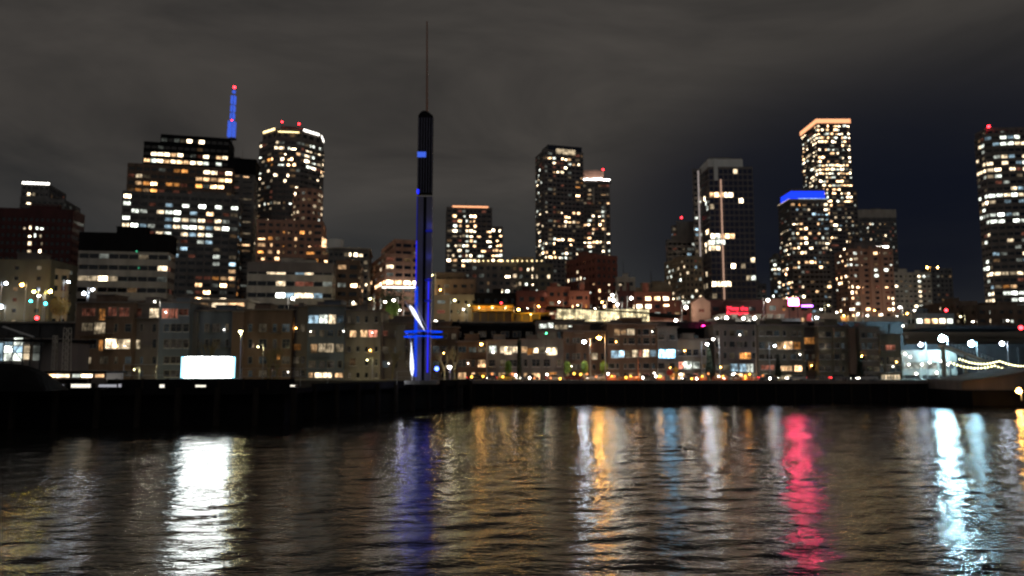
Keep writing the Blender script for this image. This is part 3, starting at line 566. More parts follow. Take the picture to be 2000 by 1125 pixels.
# blue crown
b = building('tower with glowing blue crown in front of the tallest tower', 1525, 1548, 1622, 392, 470, 0, 'darkwall', fh=3.15, bay=3.2, wf=.72, hf=.55, p=.22, pal='mixed', ymax=640,
             regs=[(1552, 430, 1592, 456, .6, 'bright'), (1555, 470, 1585, 495, .75, 'bright'), (1596, 460, 1622, 492, .75, 'cream'), (1552, 505, 1600, 540, .5, 'bright'), (1588, 416, 1622, 428, .6, 'cool'), (1525, 450, 1548, 500, .5, 'cream'), (1540, 390, 1580, 402, .7, 'orange')])
lipb = MB().prism(miter(b['poly'], .9), b['zt'], b['zt'] + 1.0, 'pale'); lipb.obj('cornice', b['root'])
MB().prism(miter(b['poly'], -1.2), b['zt'] + 1.4, b['zt'] + 6.6, 'crownblue').obj('blue_crown', b['root'])
MB().prism(miter(b['poly'], -.8), b['zt'] + 6.6, b['zt'] + 8.0, 'darkwall').obj('crown_roof', b['root'])
edge_light(b, 'cool2', 1.0, 1.4, out=.5, f0=.2, f1=1.0); edge_light(b, 'cream2', 1.0, 1.4, 3, 0, .5)
# tallest
b = building('tallest tower with copper-coloured lit rim and hundreds of lit windows', 1573, 1604, 1668, 240, 620, 0, 'darkwall', fh=3.5, bay=3.3, wf=.8, hf=.55, p=.42, pal='bright', ymax=500,
             regs=[(1598, 246, 1668, 278, .72, 'bright'), (1600, 325, 1645, 372, .8, 'bright'), (1573, 250, 1600, 380, .33, 'cream'), (1655, 325, 1670, 345, .8, 'cream'), (1605, 372, 1660, 385, .75, 'bright'), (1630, 395, 1670, 500, .25, 'mixed')])
MB().prism(miter(b['poly'], .9), b['zt'] - .2, b['zt'] + 3.2, 'crownorange').obj('lit_rim', b['root'])
lb = building('', 1660, 1661, 1679, 372, 632, 0, 'darkwall', root=b['root'], part='lower_wing', fh=3.5, bay=3.3, wf=.7, hf=.5, p=.2, D=18, ymax=500)
b = building('plain grey slab tower with pale top band', 1678, 1682, 1755, 410, 750, 0, 'grey', fh=3.9, bay=2.6, wf=.55, hf=.8, p=.03, pal='office', name='office_tower', ymax=560, regs=[(1682, 425, 1755, 470, .1, 'cream')])
MB().prism(miter(b['poly'], .45), b['zt'] - 8, b['zt'] + .4, 'pale').obj('pale_top_band', b['root'])
b = building('broad brown tower with bay columns right of the blue-crowned tower', 1634, 1660, 1746, 486, 420, 0, 'rose', fh=3.2, bay=3.4, wf=.6, hf=.45, p=.17, pal='bright', ymax=640,
             regs=[(1655, 488, 1685, 520, .6, 'cream'), (1660, 560, 1685, 625, .5, 'bright'), (1700, 520, 1712, 560, .5, 'cream'), (1722, 575, 1748, 612, .6, 'bright')])
for f in (.24, .49, .74): 
    q = b['C'] + b['u'] * (b['W'] * f); MB().box(q.x - .9, q.y - 1.1, b['z0'], q.x + .9, q.y - .2, b['zt'] + 1.4, 'rose').obj('bay_column', b['root'])
roofbox(b, .2, .7, .2, .6, 4, 'darkwall'); 
for k in range(6): 
    p = at(1708 + k * 5, 478, 425); MB().ball((p.x, p.y, b['zt'] + 2.0), .5, 'bulbw').obj('roof_lamp', b['root'])
b = building('pale concrete office with column of bright landing windows', 1746, 1748, 1820, 532, 480, 0, 'pale', fh=3.4, bay=2.9, wf=.6, hf=.4, p=.02, pal='cream', name='office_building', cat='building', ymax=620, regs=[(1795, 535, 1803, 606, 1, 'cream'), (1760, 530, 1815, 540, .3, 'cream')], floorvar=False)
b = building('dim dark tower with three small orange roof lamps', 1806, 1822, 1862, 524, 600, 0, 'grey', fh=3.8, bay=3.3, wf=.6, hf=.5, p=.01, name='office_tower', ymax=600)
for px in (1811, 1821, 1831): p = at(px, 521, 604); MB().ball((p.x, p.y, b['zt'] + 1.2), .7, 'bulbo').obj('roof_lamp', b['root'])
b = building('huge dark tower with bright white office floors at the right edge', 1916, 1934, 2040, 262, 430, -4, 'darkwall', fh=3.9, bay=3.3, wf=.84, hf=.5, p=.22, pal='office', name='office_tower', ymax=612, shape='bow',
             regs=[(1930, 262, 2000, 288, .75, 'office'), (1934, 300, 2000, 314, .9, 'office'), (1935, 378, 2000, 394, .85, 'office'), (1916, 395, 1940, 406, .9, 'cream'), (1916, 418, 2000, 436, .9, 'office'), (1975, 478, 2000, 490, .9, 'office'), (1930, 530, 2000, 542, .85, 'cream'), (1930, 568, 2000, 600, .8, 'office'), (1932, 330, 1970, 350, .45, 'cream'), (1960, 553, 1985, 560, 1, 'orange')])
building('', 1918, 1938, 2040, 250, 434, -4, 'darkwall', root=b['root'], part='top_block', fh=4, bay=4, p=0, D=20, ymax=262); beacon(b, 1931, 247, 431, 1.3)
# market buildings on the bluff
b = building('long dark red market building with low parapet behind the neon sign', 1372, 1374, 1494, 586, 236, 0, 'maroon', fh=3.6, bay=4.2, wf=.45, hf=.35, p=.12, pal='warm', name='market_building', cat='building', ymax=626)
b = building('tan gabled market block left of the neon sign', 1352, 1354, 1386, 590, 232, 0, 'rose', fh=3.6, bay=4.2, wf=.35, hf=.3, p=.05, name='market_building', cat='building', ymax=626)
q0, q1 = at(1354, 590, 232), at(1386, 590, 232)
MB().add([(q0.x, 231.7, b['zt']), (q1.x, 231.7, b['zt']), ((q0.x + q1.x) / 2, 231.7, b['zt'] + 1.8), (q0.x, 240, b['zt']), (q1.x, 240, b['zt']), ((q0.x + q1.x) / 2, 240, b['zt'] + 1.8)], [(0, 1, 2), (3, 5, 4), (0, 2, 5, 3), (1, 4, 5, 2), (0, 3, 4, 1)], 'rose').obj('gable_roof', b['root'])
b = building('pink-lit brick market house under the glowing red sign', 1494, 1496, 1584, 584, 238, 0, 'rose', fh=3.4, bay=4.0, wf=.4, hf=.4, p=.3, pal='warm', name='market_building', cat='building', ymax=640)
b = building('low grey terrace roof below the neon sign with square vents', 1392, 1393, 1560, 622, 224, 0, 'grey', fh=3, bay=4, wf=.4, hf=.4, p=0, name='market_building', cat='building', ymax=626)
for k in range(6): roofbox(b, .12 + k * .14, .17 + k * .14, .1, .5, 1.2, 'pale', 'roof_vent')
b = building('low tan building with a cyan lit doorway below blue-crowned tower', 1584, 1586, 1640, 612, 232, 0, 'tan', fh=3.6, bay=3, wf=.6, hf=.45, win_y=624, p=.4, name='market_building', cat='building', ymax=640, regs=[(1586, 618, 1600, 630, 1, 'cool')])
b = building('low terrace with an amber row of lit shopfronts', 1640, 1642, 1770, 618, 240, 0, 'brown', fh=3.2, bay=2.6, wf=.7, hf=.5, p=.75, pal='orange', name='market_building', cat='building', ymax=645, floorvar=False, win_y=629)
b = building('flat block with a bright white band of windows behind the floodlights', 1786, 1788, 1862, 612, 262, 0, 'bluegrey', fh=3.6, bay=2.6, wf=.75, hf=.5, p=.1, pal='cream', name='office_building', cat='building', ymax=650, regs=[(1793, 626, 1848, 640, .95, 'bright')])
b = building('reddish low block between white band block and right-edge tower', 1862, 1864, 1908, 588, 300, 0, 'brown', fh=3.4, bay=3, wf=.3, hf=.4, p=.08, name='apartment_building', cat='building', ymax=645)
b = building('brown block at the foot of the right-edge tower', 1906, 1908, 2040, 596, 290, 0, 'brown', fh=3.6, bay=3.4, wf=.4, hf=.4, p=.03, name='apartment_building', cat='building', ymax=645, regs=[(1920, 600, 1936, 632, 1, 'cream')])
b = building('dim blue-grey low shed between the floodlights and the right edge', 1850, 1852, 2060, 636, 232, 0, 'bluegrey', fh=4, bay=6, wf=.5, hf=.3, p=0, name='waterfront_shed', cat='building', ymax=660)
finish_later = True

# neon sign
def neon():
    Y = 231.5; p0, p1 = at(1420, 617, Y), at(1461, 598, Y)
    r = thing('neon_sign', 'red two-line neon sign on the dark red market building', 'sign', (p0.x, Y, p0.z))
    MB().box(p0.x - .3, Y + .1, p0.z - .3, p1.x + .3, Y + .35, p1.z + .3, 'maroon').obj('backing_panel', r)
    mb = MB()
    for x in (p0.x + .6, (p0.x + p1.x) / 2, p1.x - .6): mb.tube((x, Y + .4, p0.z - 6), (x, Y + .4, p1.z), .1, .1, 'darksteel')
    mb.obj('support_frame', r)
    lamp('neonred', (1, .03, .06), 4, True, plain=True)
    h = (p1.z - p0.z) / 2
    for k, tx in enumerate(('Meet the', 'Producer')):
        c = bpy.data.curves.new('lettering', 'FONT'); c.body = tx; c.align_x = 'CENTER'; c.size = h * 1.18; c.extrude = .05; c.offset = .0; c.materials.append(MATS['neonred'])
        tmp = bpy.data.objects.new('tmp', c); COL.objects.link(tmp); bpy.context.view_layer.update()
        me = bpy.data.meshes.new_from_object(tmp.evaluated_get(bpy.context.evaluated_depsgraph_get())); bpy.data.objects.remove(tmp)
        o = bpy.data.objects.new('lettering', me); COL.objects.link(o); o.parent = r; o.rotation_euler = (R(90), 0, 0)
        o.location = Vector(((p0.x + p1.x) / 2, Y - .02, p0.z + h * (1 - k) + h * .16)) - r.location
neon()
def red_sign():
    Y = 236; p0, p1 = at(1539, 598, Y), at(1561, 582, Y)
    r = thing('illuminated_sign', 'glowing red sign box on the roof of the pink-lit market house', 'sign', (p0.x, Y, p0.z - 2))
    MB().box(p0.x, Y, p0.z, p1.x, Y + .8, p1.z, 'redpaint').obj('sign_box', r)
    lamp('signface', (1, .05, .15), 90, True, plain=True)
    MB().box(p0.x + .25, Y - .06, p0.z + .2, p1.x - .25, Y - .01, p1.z - .25, 'signface').obj('sign_face', r)
    mb = MB()
    for x in (p0.x + .5, p1.x - .5): mb.tube((x, Y + .4, p0.z - 9), (x, Y + .4, p0.z), .12, .12, 'darksteel')
    mb.obj('post', r)
red_sign()
def violet():
    Y = 236; a, c = at(1565, 600, Y), at(1588, 595, Y); r = thing('light_strip', 'violet light strip just right of the glowing red sign', 'light strip', (a.x, Y, a.z))
    lamp('violet', (.35, .12, 1), 9, True, plain=True); MB().box(a.x, Y, a.z, c.x, Y + .5, c.z, 'darksteel').obj('housing', r); MB().box(a.x + .1, Y - .05, a.z + .1, c.x - .1, Y - .01, c.z - .1, 'violet').obj('lamp_glass', r)
violet()

# market hall and yellow pavilion on the bluff
def hall():
    Y = 220; zb = 20.8
    xa, xb = at(1088, 610, Y).x, at(1330, 610, Y).x
    zt = at(1100, 601, Y).z
    r = thing('market_hall', 'long low glass market hall glowing yellow on the bluff', 'hall', ((xa + xb) / 2, Y, zb))
    n = 40; mb = MB(); fr = MB()
    x1 = at(1268, 610, Y).x
    for k in range(n):
        a = xa + (x1 - xa) * k / n; c = xa + (x1 - xa) * (k + 1) / n
        MB().box(a + .08, Y, zb, c - .08, Y + .06, zt - .5, 'hall').obj('glass_panel', r)
        fr.box(a - .07, Y - .1, zb, a + .07, Y + .12, zt, 'darksteel')
    fr.box(xa, Y - .12, zb + 1.6, x1, Y - .02, zb + 1.72, 'darksteel'); fr.obj('frame', r)
    q = MB().add([(xa - 3, Y - 1, zt + .1), (xb, Y - 1, zt - 2.5), (xb, Y + 10, zt - 2.5), (xa - 3, Y + 10, zt + .1), (xa - 3, Y - 1, zt + .5), (xb, Y - 1, zt - 2.1), (xb, Y + 10, zt - 2.1), (xa - 3, Y + 10, zt + .5)],
        [(0, 3, 2, 1), (4, 5, 6, 7), (0, 1, 5, 4), (1, 2, 6, 5), (2, 3, 7, 6), (3, 0, 4, 7)], 'black'); q.obj('roof', r)
    MB().box(xa, Y + 8, zb, x1, Y + 8.3, zt - 1, 'cream1').obj('back_wall', r)
    MB().box(x1, Y + .5, zb, xb, Y + 1, zb + 1.2, 'rose').obj('low_wall', r)
    for k in range(36):
        p = Vector((xa + (x1 - xa) * random.random(), Y - .4, zb + .3 + random.random() * 2.6)); MB().ball(p, .13, 'crownyellow', 6).obj('lamp', r)
    Y = 218; r = thing('yellow_pavilion', 'two-storey pavilion with yellow frame and lit deck left of the glass hall', 'pavilion', (at(960, 0, Y).x, Y, zb))
    xa, xb = at(926, 0, Y).x, at(1000, 0, Y).x; z1, z2 = at(0, 607, Y).z, at(0, 598, Y).z
    mb = MB(); 
    for k in range(6): x = xa + (xb - xa) * k / 5; mb.box(x - .13, Y - .13, zb, x + .13, Y + .13, z2, 'yellowpaint')
    mb.box(xa - .2, Y - .2, z1 - .2, xb + .2, Y + 5, z1, 'yellowpaint'); mb.obj('frame', r)
    MB().box(xa - .8, Y - .8, z2, xb + .4, Y + 5.5, z2 + .45, 'yellowpaint').obj('roof', r)
    MB().box(xa, Y + 4.4, zb, xb, Y + 4.6, z2, 'tan').obj('back_wall', r)
    for k in range(3):
        l = light(r, (xa + (xb - xa) * (k + .5) / 3, Y + 1.5, z2 - .6), (1, .62, .12), 260, .2)
        MB().ball((xa + (xb - xa) * (k + .5) / 3, Y + 1.5, z2 - .35), .16, 'bulby').obj('lamp', r)
    r = thing('yellow_arcade', 'low yellow arcade joining the pavilion to the glass hall', 'arcade', (at(1030, 0, Y).x, Y, zb))
    xa, xb = at(1002, 0, Y).x, at(1068, 0, Y).x; z2 = at(0, 613, Y).z; mb = MB()
    for k in range(5): x = xa + (xb - xa) * k / 4; mb.box(x - .2, Y, zb, x + .2, Y + .3, z2, 'yellowpaint')
    mb.box(xa - .3, Y - .2, z2, xb + .3, Y + 3, z2 + .35, 'yellowpaint').box(xa, Y + .1, zb, xb, Y + .2, zb + .9, 'yellowpaint'); mb.obj('frame', r)
    MB().box(xa, Y + 2.6, zb, xb, Y + 2.7, z2, 'tan').obj('back_wall', r)
    light(r, ((xa + xb) / 2, Y - 2.5, z2 - .2), (1, .62, .12), 350, .2)
    MB().ball(((xa + xb) / 2, Y - .35, z2 - .2), .14, 'bulby').obj('lamp', r)
hall()

# ------------------------------------------------------------------ waterfront flats
for nm_, c_, s_ in (('dimglowpale', (1, .85, .7), .022), ('dimglowcool', (.8, .95, 1), .030), ('dimglowwarm', (1, .8, .55), .042)): lamp(nm_, c_, s_)  # faint emission put into unlit panes so they read less black
lamp('skyblue', (.3, .68, 1), 15, True, near=True)
PANES = ['glass', 'glass', 'dimglowpale', 'dimglowcool', 'dimglowwarm', 'dimglowpale']; GROUND = ['dimglowwarm', 'warm1', 'amber0', 'cream1', 'amber1', 'warm2', 'glass', 'rosy1']
def near_window(b, xa, xb, ya, yb, mat, Yf=None):
    """a framed window given by its place on the front of the block"""
    Yf = Yf or b['Yf']; p, q = at(xa, yb, Yf), at(xb, ya, Yf); w, h = q.x - p.x, q.z - p.z
    if w < .3 or h < .3: return
    r = b['root']; fr = MB(); t = .11; mat = 'near_' + mat if 'near_' + mat in MATS else mat
    fr.box(p.x - t, Yf - .12, p.z - t, q.x + t, Yf + .01, p.z, 'whitepaint' if b['light'] else 'concrete'); fr.box(p.x - t, Yf - .12, q.z, q.x + t, Yf + .01, q.z + t, 'concrete')
    fr.box(p.x - t, Yf - .12, p.z, p.x, Yf + .01, q.z, 'concrete'); fr.box(q.x, Yf - .12, p.z, q.x + t, Yf + .01, q.z, 'concrete')
    n = max(0, int(round(w / 1.15)) - 1)
    for k in range(n): x = p.x + w * (k + 1) / (n + 1); fr.box(x - .05, Yf - .1, p.z, x + .05, Yf + .01, q.z, 'concrete')
    if h > 1.6: fr.box(p.x, Yf - .09, p.z + h * .62, q.x, Yf + .01, p.z + h * .62 + .06, 'concrete')
    o = fr.obj('window', r)
    MB().box(p.x, Yf - .04, p.z, q.x, Yf + .0, q.z, mat).obj('pane', o)
def flats(label, x0, x1, ytop, Y, wall, rows, wins=(), cols=3, light=False, balc=(), skip=False, D=12, roofm='darkwall', ww=10, group=None):
    p, q = at(x0, ytop, Y), at(x1, ytop, Y); zb = 4.97; seed_ = int(x0) // 7
    r = thing('apartment_house', label, 'apartments', ((p.x + q.x) / 2, Y, zb), group)
    b = dict(root=r, Yf=Y, light=light)
    mb = MB().box(p.x, Y, zb, q.x, Y + D, p.z, wall)
    n = int((q.x - p.x) / 3.5)
    for (ya, yb) in rows[:-1]:
        z = at(0, (yb + 5), Y).z
        mb.box(p.x - .02, Y - .07, z - .12, q.x + .02, Y + .02, z + .08, wall)
    mb.obj('wall', r)
    rf = MB().box(p.x - .45, Y - .6, p.z, q.x + .45, Y + D + .3, p.z + .35, roofm); rf.box(p.x + 1.5, Y + 3, p.z + .35, p.x + min(4.5, (q.x - p.x) * .6), Y + 6, p.z + 1.5, roofm); rf.obj('roof', r)
    bays = []
    if x1 - x0 > 40 and D > 8:
        for k in range(cols):
            if (k + seed_) % 2: continue
            a, c = x0 + (x1 - x0) * k / cols + 1, x0 + (x1 - x0) * (k + 1) / cols - 1
            if any(wn[0] - 2 < e_ < wn[1] + 2 for wn in wins for e_ in (a, c)) or any(a < bb_[1] and c > bb_[0] for bb_ in balc): continue
            bays.append((a, c)); xa, xb = at(a, 0, Y - .9).x, at(c, 0, Y - .9).x
            zt_, zl = p.z - .5, at(0, rows[-1][0] - 3, Y).z
            MB().box(xa, Y - .9, zl, xb, Y + .1, zt_, random.choice((wall, 'grey', 'brown', wall))).box(xa - .15, Y - 1.05, zt_, xb + .15, Y, zt_ + .18, 'concrete').obj('bay', r)
    rs = random.getstate(); random.seed(seed_ + 99)
    if D > 8 and x1 - x0 > 40:
        f0 = random.uniform(.08, .4); f1 = f0 + random.uniform(.3, .5); xa, xb = p.x + (q.x - p.x) * f0, p.x + (q.x - p.x) * f1; ph = random.uniform(1.6, 2.4)
        MB().box(xa, Y + 2.5, p.z + .3, xb, Y + 9, p.z + ph, wall).box(xa - .3, Y + 2.1, p.z + ph, xb + .3, Y + 9.3, p.z + ph + .2, roofm).obj('penthouse', r)
    if D > 8 and rows:
        free = [k for k in range(cols) if not any(q0 < x0 + (x1 - x0) * (k + .5) / cols < q1 for q0, q1 in bays)]
        for k in random.sample(free, min(len(free), max(1, cols // 3))):
            a, c = x0 + (x1 - x0) * k / cols + 1.5, x0 + (x1 - x0) * (k + 1) / cols - 1.5
            for ya, yb in rows[:-1]:
                if random.random() < .25 or any(a < bb_[1] and c > bb_[0] for bb_ in balc): continue
                z = at(0, yb + 2.5, Y).z; xa, xb = at(a, 0, Y).x, at(c, 0, Y).x
                bl = MB().box(xa, Y - 1.3, z - .16, xb, Y, z, 'darkwall').obj('balcony', r); rl = MB().box(xa, Y - 1.3, z + .92, xb, Y - 1.24, z + .98, 'darksteel')
                for j_ in range(int((xb - xa) / .28) + 1): rl.box(xa + j_ * .28, Y - 1.29, z, xa + j_ * .28 + .035, Y - 1.25, z + .92, 'darksteel')
                rl.obj('railing', bl)
        for _ in range(max(1, cols // 2)):
            v = at(random.uniform(x0 + 3, x1 - 3), random.choice(rows)[1] - random.uniform(0, 12), Y - .25); MB().ball(v, random.uniform(.09, .16), random.choice(('bulbw', 'bulbo', 'bulbw')), 8).obj('porch_light', r)
    random.setstate(rs)
    def yf(a, c):
        return Y - .9 if any(q0 < (a + c) / 2 < q1 for q0, q1 in bays) else Y
    for wn in wins: near_window(b, *wn, Yf=yf(wn[0], wn[1]) if rows and wn[2] < rows[-1][0] - 3 else Y)
    CW = [random.choice((.6, .8, 1.25, 1.5)) for _ in range(cols)]; CO = [random.uniform(-.12, .12) for _ in range(cols)]
    if not skip:
        for ya, yb in rows:
            for k in range(cols):
                w_ = ww * CW[k]; cx = x0 + (x1 - x0) * (k + .5 + CO[k]) / cols; a, c = cx - w_ / 2, cx + w_ / 2
                if any(a < wn[1] + 2 and c > wn[0] - 2 and ya < wn[3] and yb > wn[2] for wn in wins): continue
                near_window(b, a, c, ya, yb, random.choice(PANES if ya < 722 or x0 < 880 or x0 > 1480 else GROUND), Yf=yf(a, c) if ya < rows[-1][0] - 3 else Y)
    for xa, xb, yf in balc:
        z = at(0, yf, Y).z; a, c = at(xa, yf, Y).x, at(xb, yf, Y).x
        bl = MB().box(a, Y - 1.5, z - .2, c, Y, z, wall).obj('balcony', r); rl = MB()
        rl.box(a, Y - 1.5, z + 1.0, c, Y - 1.42, z + 1.08, 'darksteel')
        for k in range(int((c - a) / .3) + 1): rl.box(a + k * .3, Y - 1.48, z, a + k * .3 + .04, Y - 1.44, z + 1.0, 'darksteel')
        rl.obj('railing', bl)
    return b
R4 = [(601, 617), (633, 648), (663, 680), (697, 710), (724, 736)]
flats('brown flats with salmon blinds and three bright warm windows', 150, 262, 592, 197, 'brown', R4,
      [(160, 187, 602, 617, 'rosy0'), (193, 207, 603, 625, 'amber1'), (211, 229, 600, 617, 'rosy0'), (232, 253, 601, 618, 'rosy0'), (160, 182, 631, 646, 'cream0'), (184, 206, 630, 652, 'cream1'),
       (193, 202, 664, 686, 'amber1'), (206, 228, 662, 681, 'cream3'), (230, 255, 663, 681, 'cream2'), (160, 178, 698, 710, 'cream1')], 5, balc=[(158, 206, 655), (262, 300, 655)][:1])
flats('narrow dark flats with one bright square top window', 262, 314, 594, 199, 'darkwall', R4, [(260 + 4, 277, 602, 618, 'rosy0'), (292, 311, 603, 620, 'cream3'), (266, 274, 664, 681, 'cream2')], 2, balc=[(262, 314, 622)])
flats('slate blue flats with salmon top windows beside the dark flats', 314, 372, 592, 196, 'bluegrey', R4, [(316, 331, 603, 622, 'rosy1'), (332, 348, 603, 622, 'rosy1'), (350, 368, 604, 616, 'rosy0')], 3, light=True, ww=14)
flats('dark flats behind the glowing white billboard', 372, 478, 608, 199, 'bluegrey', R4[1:], [], 5, balc=[(430, 476, 676)])
flats('brown flats with an amber lit balcony window behind a bare tree', 478, 572, 606, 198, 'brown', R4[1:], [(572 - 2, 571, 640, 641, 'glass')][:0] + [(540, 548, 686, 702, 'amber1')], 4)
flats('dark gap building with one amber window left of white-windowed flats', 566, 602, 600, 200, 'darkwall', R4[1:], [(571, 588, 672, 684, 'amber0')], 2)
flats('grey flats with a bluish white lit top floor and curtained windows', 602, 674, 598, 195, 'bluegrey', [(614, 632), (645, 657), (670, 690), (705, 718), (728, 738)],
      [(571 + 32, 622, 616, 631, 'cool2'), (608 + 16, 640, 615, 631, 'white2'), (642, 656, 615, 632, 'cream3'), (658, 671, 616, 631, 'cool0'), (607, 620, 672, 689, 'warm1'), (622, 637, 671, 688, 'cream1'), (638, 652, 671, 688, 'cream1'), (656, 671, 672, 687, 'cream1'),
       (600 + 3, 611, 728, 737, 'warm2'), (615, 648, 728, 737, 'cream3'), (655, 669, 729, 737, 'warm2')], 4, balc=[(602, 640, 696)])
flats('pale grey flats with pairs of square windows left of the mast', 674, 744, 608, 196, 'concrete', [(618, 630), (646, 658), (677, 687), (702, 714), (728, 738)],
      [(684, 696, 646, 658, 'warm2'), (704, 718, 645, 658, 'warm3'), (720, 737, 645, 658, 'rosy2'), (683, 695, 700, 714, 'warm0')], 4, light=True)
flats('low dark flats hidden behind bare tree and mast base', 744, 842, 632, 200, 'darkwall', [(646, 658), (677, 690), (705, 718)], [(746, 758, 646, 656, 'rosy0')], 5)
flats('plain brown flats right of the mast behind a bare tree', 842, 894, 640, 199, 'brown', [(652, 662), (676, 690), (706, 716), (728, 738)], [(884, 892, 708, 720, 'cream0')], 3)
flats('brown flats with an orange porch lamp and one pink lit window', 894, 950, 668, 194, 'brown', [(677, 688), (703, 716), (728, 740)],
      [(916, 930, 678, 688, 'white0'), (934, 950 - 2, 678, 688, 'cream0'), (934, 948, 703, 717, 'warm2')], 3, balc=[(914, 948, 696)])
flats('grey flats with a wide dazzling cream window', 952, 1010, 666, 193, 'grey', [(677, 689), (703, 716), (728, 741)],
      [(956, 969, 676, 688, 'white2'), (977, 984, 677, 689, 'cream2'), (985, 1000, 677, 692, 'cream3'), (1001, 1010, 677, 689, 'cream2'), (977, 988, 703, 716, 'cream0')], 3, light=True)
flats('grey flats with a row of five warm windows beside dark tree gap', 1018, 1100, 664, 194, 'grey', [(677, 689), (702, 716), (729, 741)],
      [(1019, 1029, 677, 689, 'warm2'), (1030, 1041, 680, 693, 'amber1'), (1042, 1051, 680, 689, 'cream3'), (1054, 1063, 678, 689, 'cream0'), (1068, 1088, 679, 693, 'cream3'), (1071, 1087, 727, 741, 'amber1')], 4, light=True)
flats('dark setback flats above the brown and grey waterfront flats', 862, 1046, 638, 205, 'black', [(648, 658)], [], 8, D=6, roofm='black')
flats('dark terrace building with fluorescent lit top rooms', 1046, 1140, 626, 204, 'grey', [(648, 662), (672, 682)],
      [(1053, 1068, 633, 641, 'white3'), (1070, 1080, 631, 640, 'white3'), (1084, 1108, 635, 643, 'cream1'), (1111, 1133, 636, 643, 'white2'), (1066, 1086, 651, 658, 'warm0'), (1110, 1121, 650, 664, 'rosy1')], 5, D=7, roofm='black')
flats('plain brown setback flats behind the two bright street lamps', 1100, 1186, 648, 198, 'brown', [(660, 670), (690, 702), (712, 722), (729, 740)], [(1156, 1167, 690, 702, 'cream1'), (1150, 1158, 672, 681, 'rosy0')], 5)
flats('brown flats with cyan windows and a warm lit top row', 1186, 1284, 634, 195, 'brown', [(643, 654), (660, 672), (684, 698), (710, 720), (729, 740)],
      [(1200, 1210, 643, 654, 'warm1'), (1213, 1222, 645, 653, 'warm1'), (1225, 1239, 643, 654, 'cream2'), (1194, 1206, 685, 699, 'cool2'), (1208, 1219, 685, 698, 'cool3'), (1222, 1231, 686, 698, 'cream0'), (1235, 1246, 684, 697, 'cream2'),
       (1247, 1254, 684, 697, 'rosy1'), (1256, 1267, 683, 697, 'cream2'), (1270, 1281, 684, 696, 'cool1')], 7, light=True, ww=8)
flats('grey bay block with big sky blue lit corner window', 1284, 1322, 640, 194, 'grey', [(654, 664), (684, 698), (709, 720), (729, 740)], [(1287, 1300, 683, 699, 'skyblue'), (1301, 1318, 683, 699, 'skyblue')], 2, light=True, ww=8)
flats('pale grey flats with white windows on the second floor', 1322, 1382, 664, 195, 'concrete', [(683, 695), (708, 720), (729, 740)],
      [(1326, 1334, 707, 720, 'rosy2'), (1336, 1351, 706, 721, 'white2'), (1354, 1366, 707, 719, 'white2'), (1368, 1378, 711, 720, 'warm0')], 4, light=True, ww=8)
flats('set back dark flats with a lit roof terrace', 1300, 1396, 644, 206, 'black', [(655, 662)], [(1311, 1320, 664, 669, 'warm2'), (1322, 1338, 664, 672, 'warm1')], 4, D=6, roofm='black')
flats('dark green-grey flats with an amber balcony and pale cyan windows', 1394, 1478, 636, 196, 'darkwall', [(645, 656), (667, 678), (689, 700), (711, 724), (730, 740)],
      [(1445, 1466, 689, 701, 'amber2'), (1398, 1409, 713, 723, 'white0'), (1412, 1425, 713, 723, 'cream0'), (1427, 1441, 711, 725, 'cool2'), (1444, 1457, 711, 726, 'cool2'), (1458, 1471, 711, 727, 'white2')], 6, balc=[(1438, 1472, 703)], ww=8)
flats('olive grey flats with a television-lit window and warm ground floor', 1480, 1570, 636, 195, 'olive', [(646, 656), (668, 681), (692, 702), (715, 724), (734, 745)],
      [(1518, 1529, 668, 682, 'warm1'), (1531, 1548, 667, 682, 'warm3'), (1550, 1563, 668, 682, 'amber1'), (1524, 1546, 715, 724, 'warm2'), (1552, 1566, 714, 725, 'warm3'), (1526, 1534, 734, 745, 'cream1'), (1536, 1556, 733, 745, 'cream2'), (1486, 1512, 713, 722, 'rosy1')], 6, light=True, ww=8)
flats('narrow flats with a slatted amber lit top corner room', 1570, 1598, 640, 198, 'darkwall', [(660, 672), (692, 702), (715, 724)], [(1567 + 4, 1594, 659, 672, 'amber1')], 2, ww=8)
flats('plain olive brown flats with no lit windows', 1598, 1654, 638, 195, 'olive', [(648, 658), (670, 680), (692, 702), (715, 725), (734, 744)], [], 4, light=True, ww=8)
flats('recessed black-fronted flats between two pale flats', 1654, 1678, 642, 199, 'black', [(650, 660), (684, 694)], [], 1, ww=8)
flats('pale olive flats beside the narrow cypress tree', 1678, 1718, 640, 195, 'concrete', [(650, 660), (670, 682), (694, 704), (716, 726), (734, 744)], [], 3, light=True, ww=8)
bb = flats('greenish end house with glowing golden ground floor', 1718, 1758, 654, 194, 'olive', [(674, 684), (698, 712), (714, 727)], [(1729, 1748, 674, 684, 'rosy1')] + [(1722 + 6 * k, 1727 + 6 * k, 732, 747, 'cream2') for k in range(6)], 4, light=True, ww=7)
b = building('low grey parking garage with bright ceiling lights in open bays', 1758, 1760, 1862, 684, 200, 0, 'concrete', fh=3.4, bay=5.2, wf=.86, hf=.5, p=.0, name='office_building', cat='parking garage', zb=4.96, ymax=746, D=9, glass='core', win_y=714, floorvar=False,
             regs=[(1760, 690, 1800, 705, .7, 'dim'), (1760, 706, 1830, 722, .55, 'garage'), (1800, 690, 1860, 705, .3, 'dim'), (1760, 723, 1862, 745, .35, 'dim')])
for k, (px, py) in enumerate(((1768, 691), (1778, 697), (1801, 712), (1816, 708), (1838, 705), (1852, 712), (1775, 712), (1790, 730), (1830, 728))): MB().ball(at(px, py, 199.2), .22, 'bulbw', 8).obj('ceiling_light', b['root'])
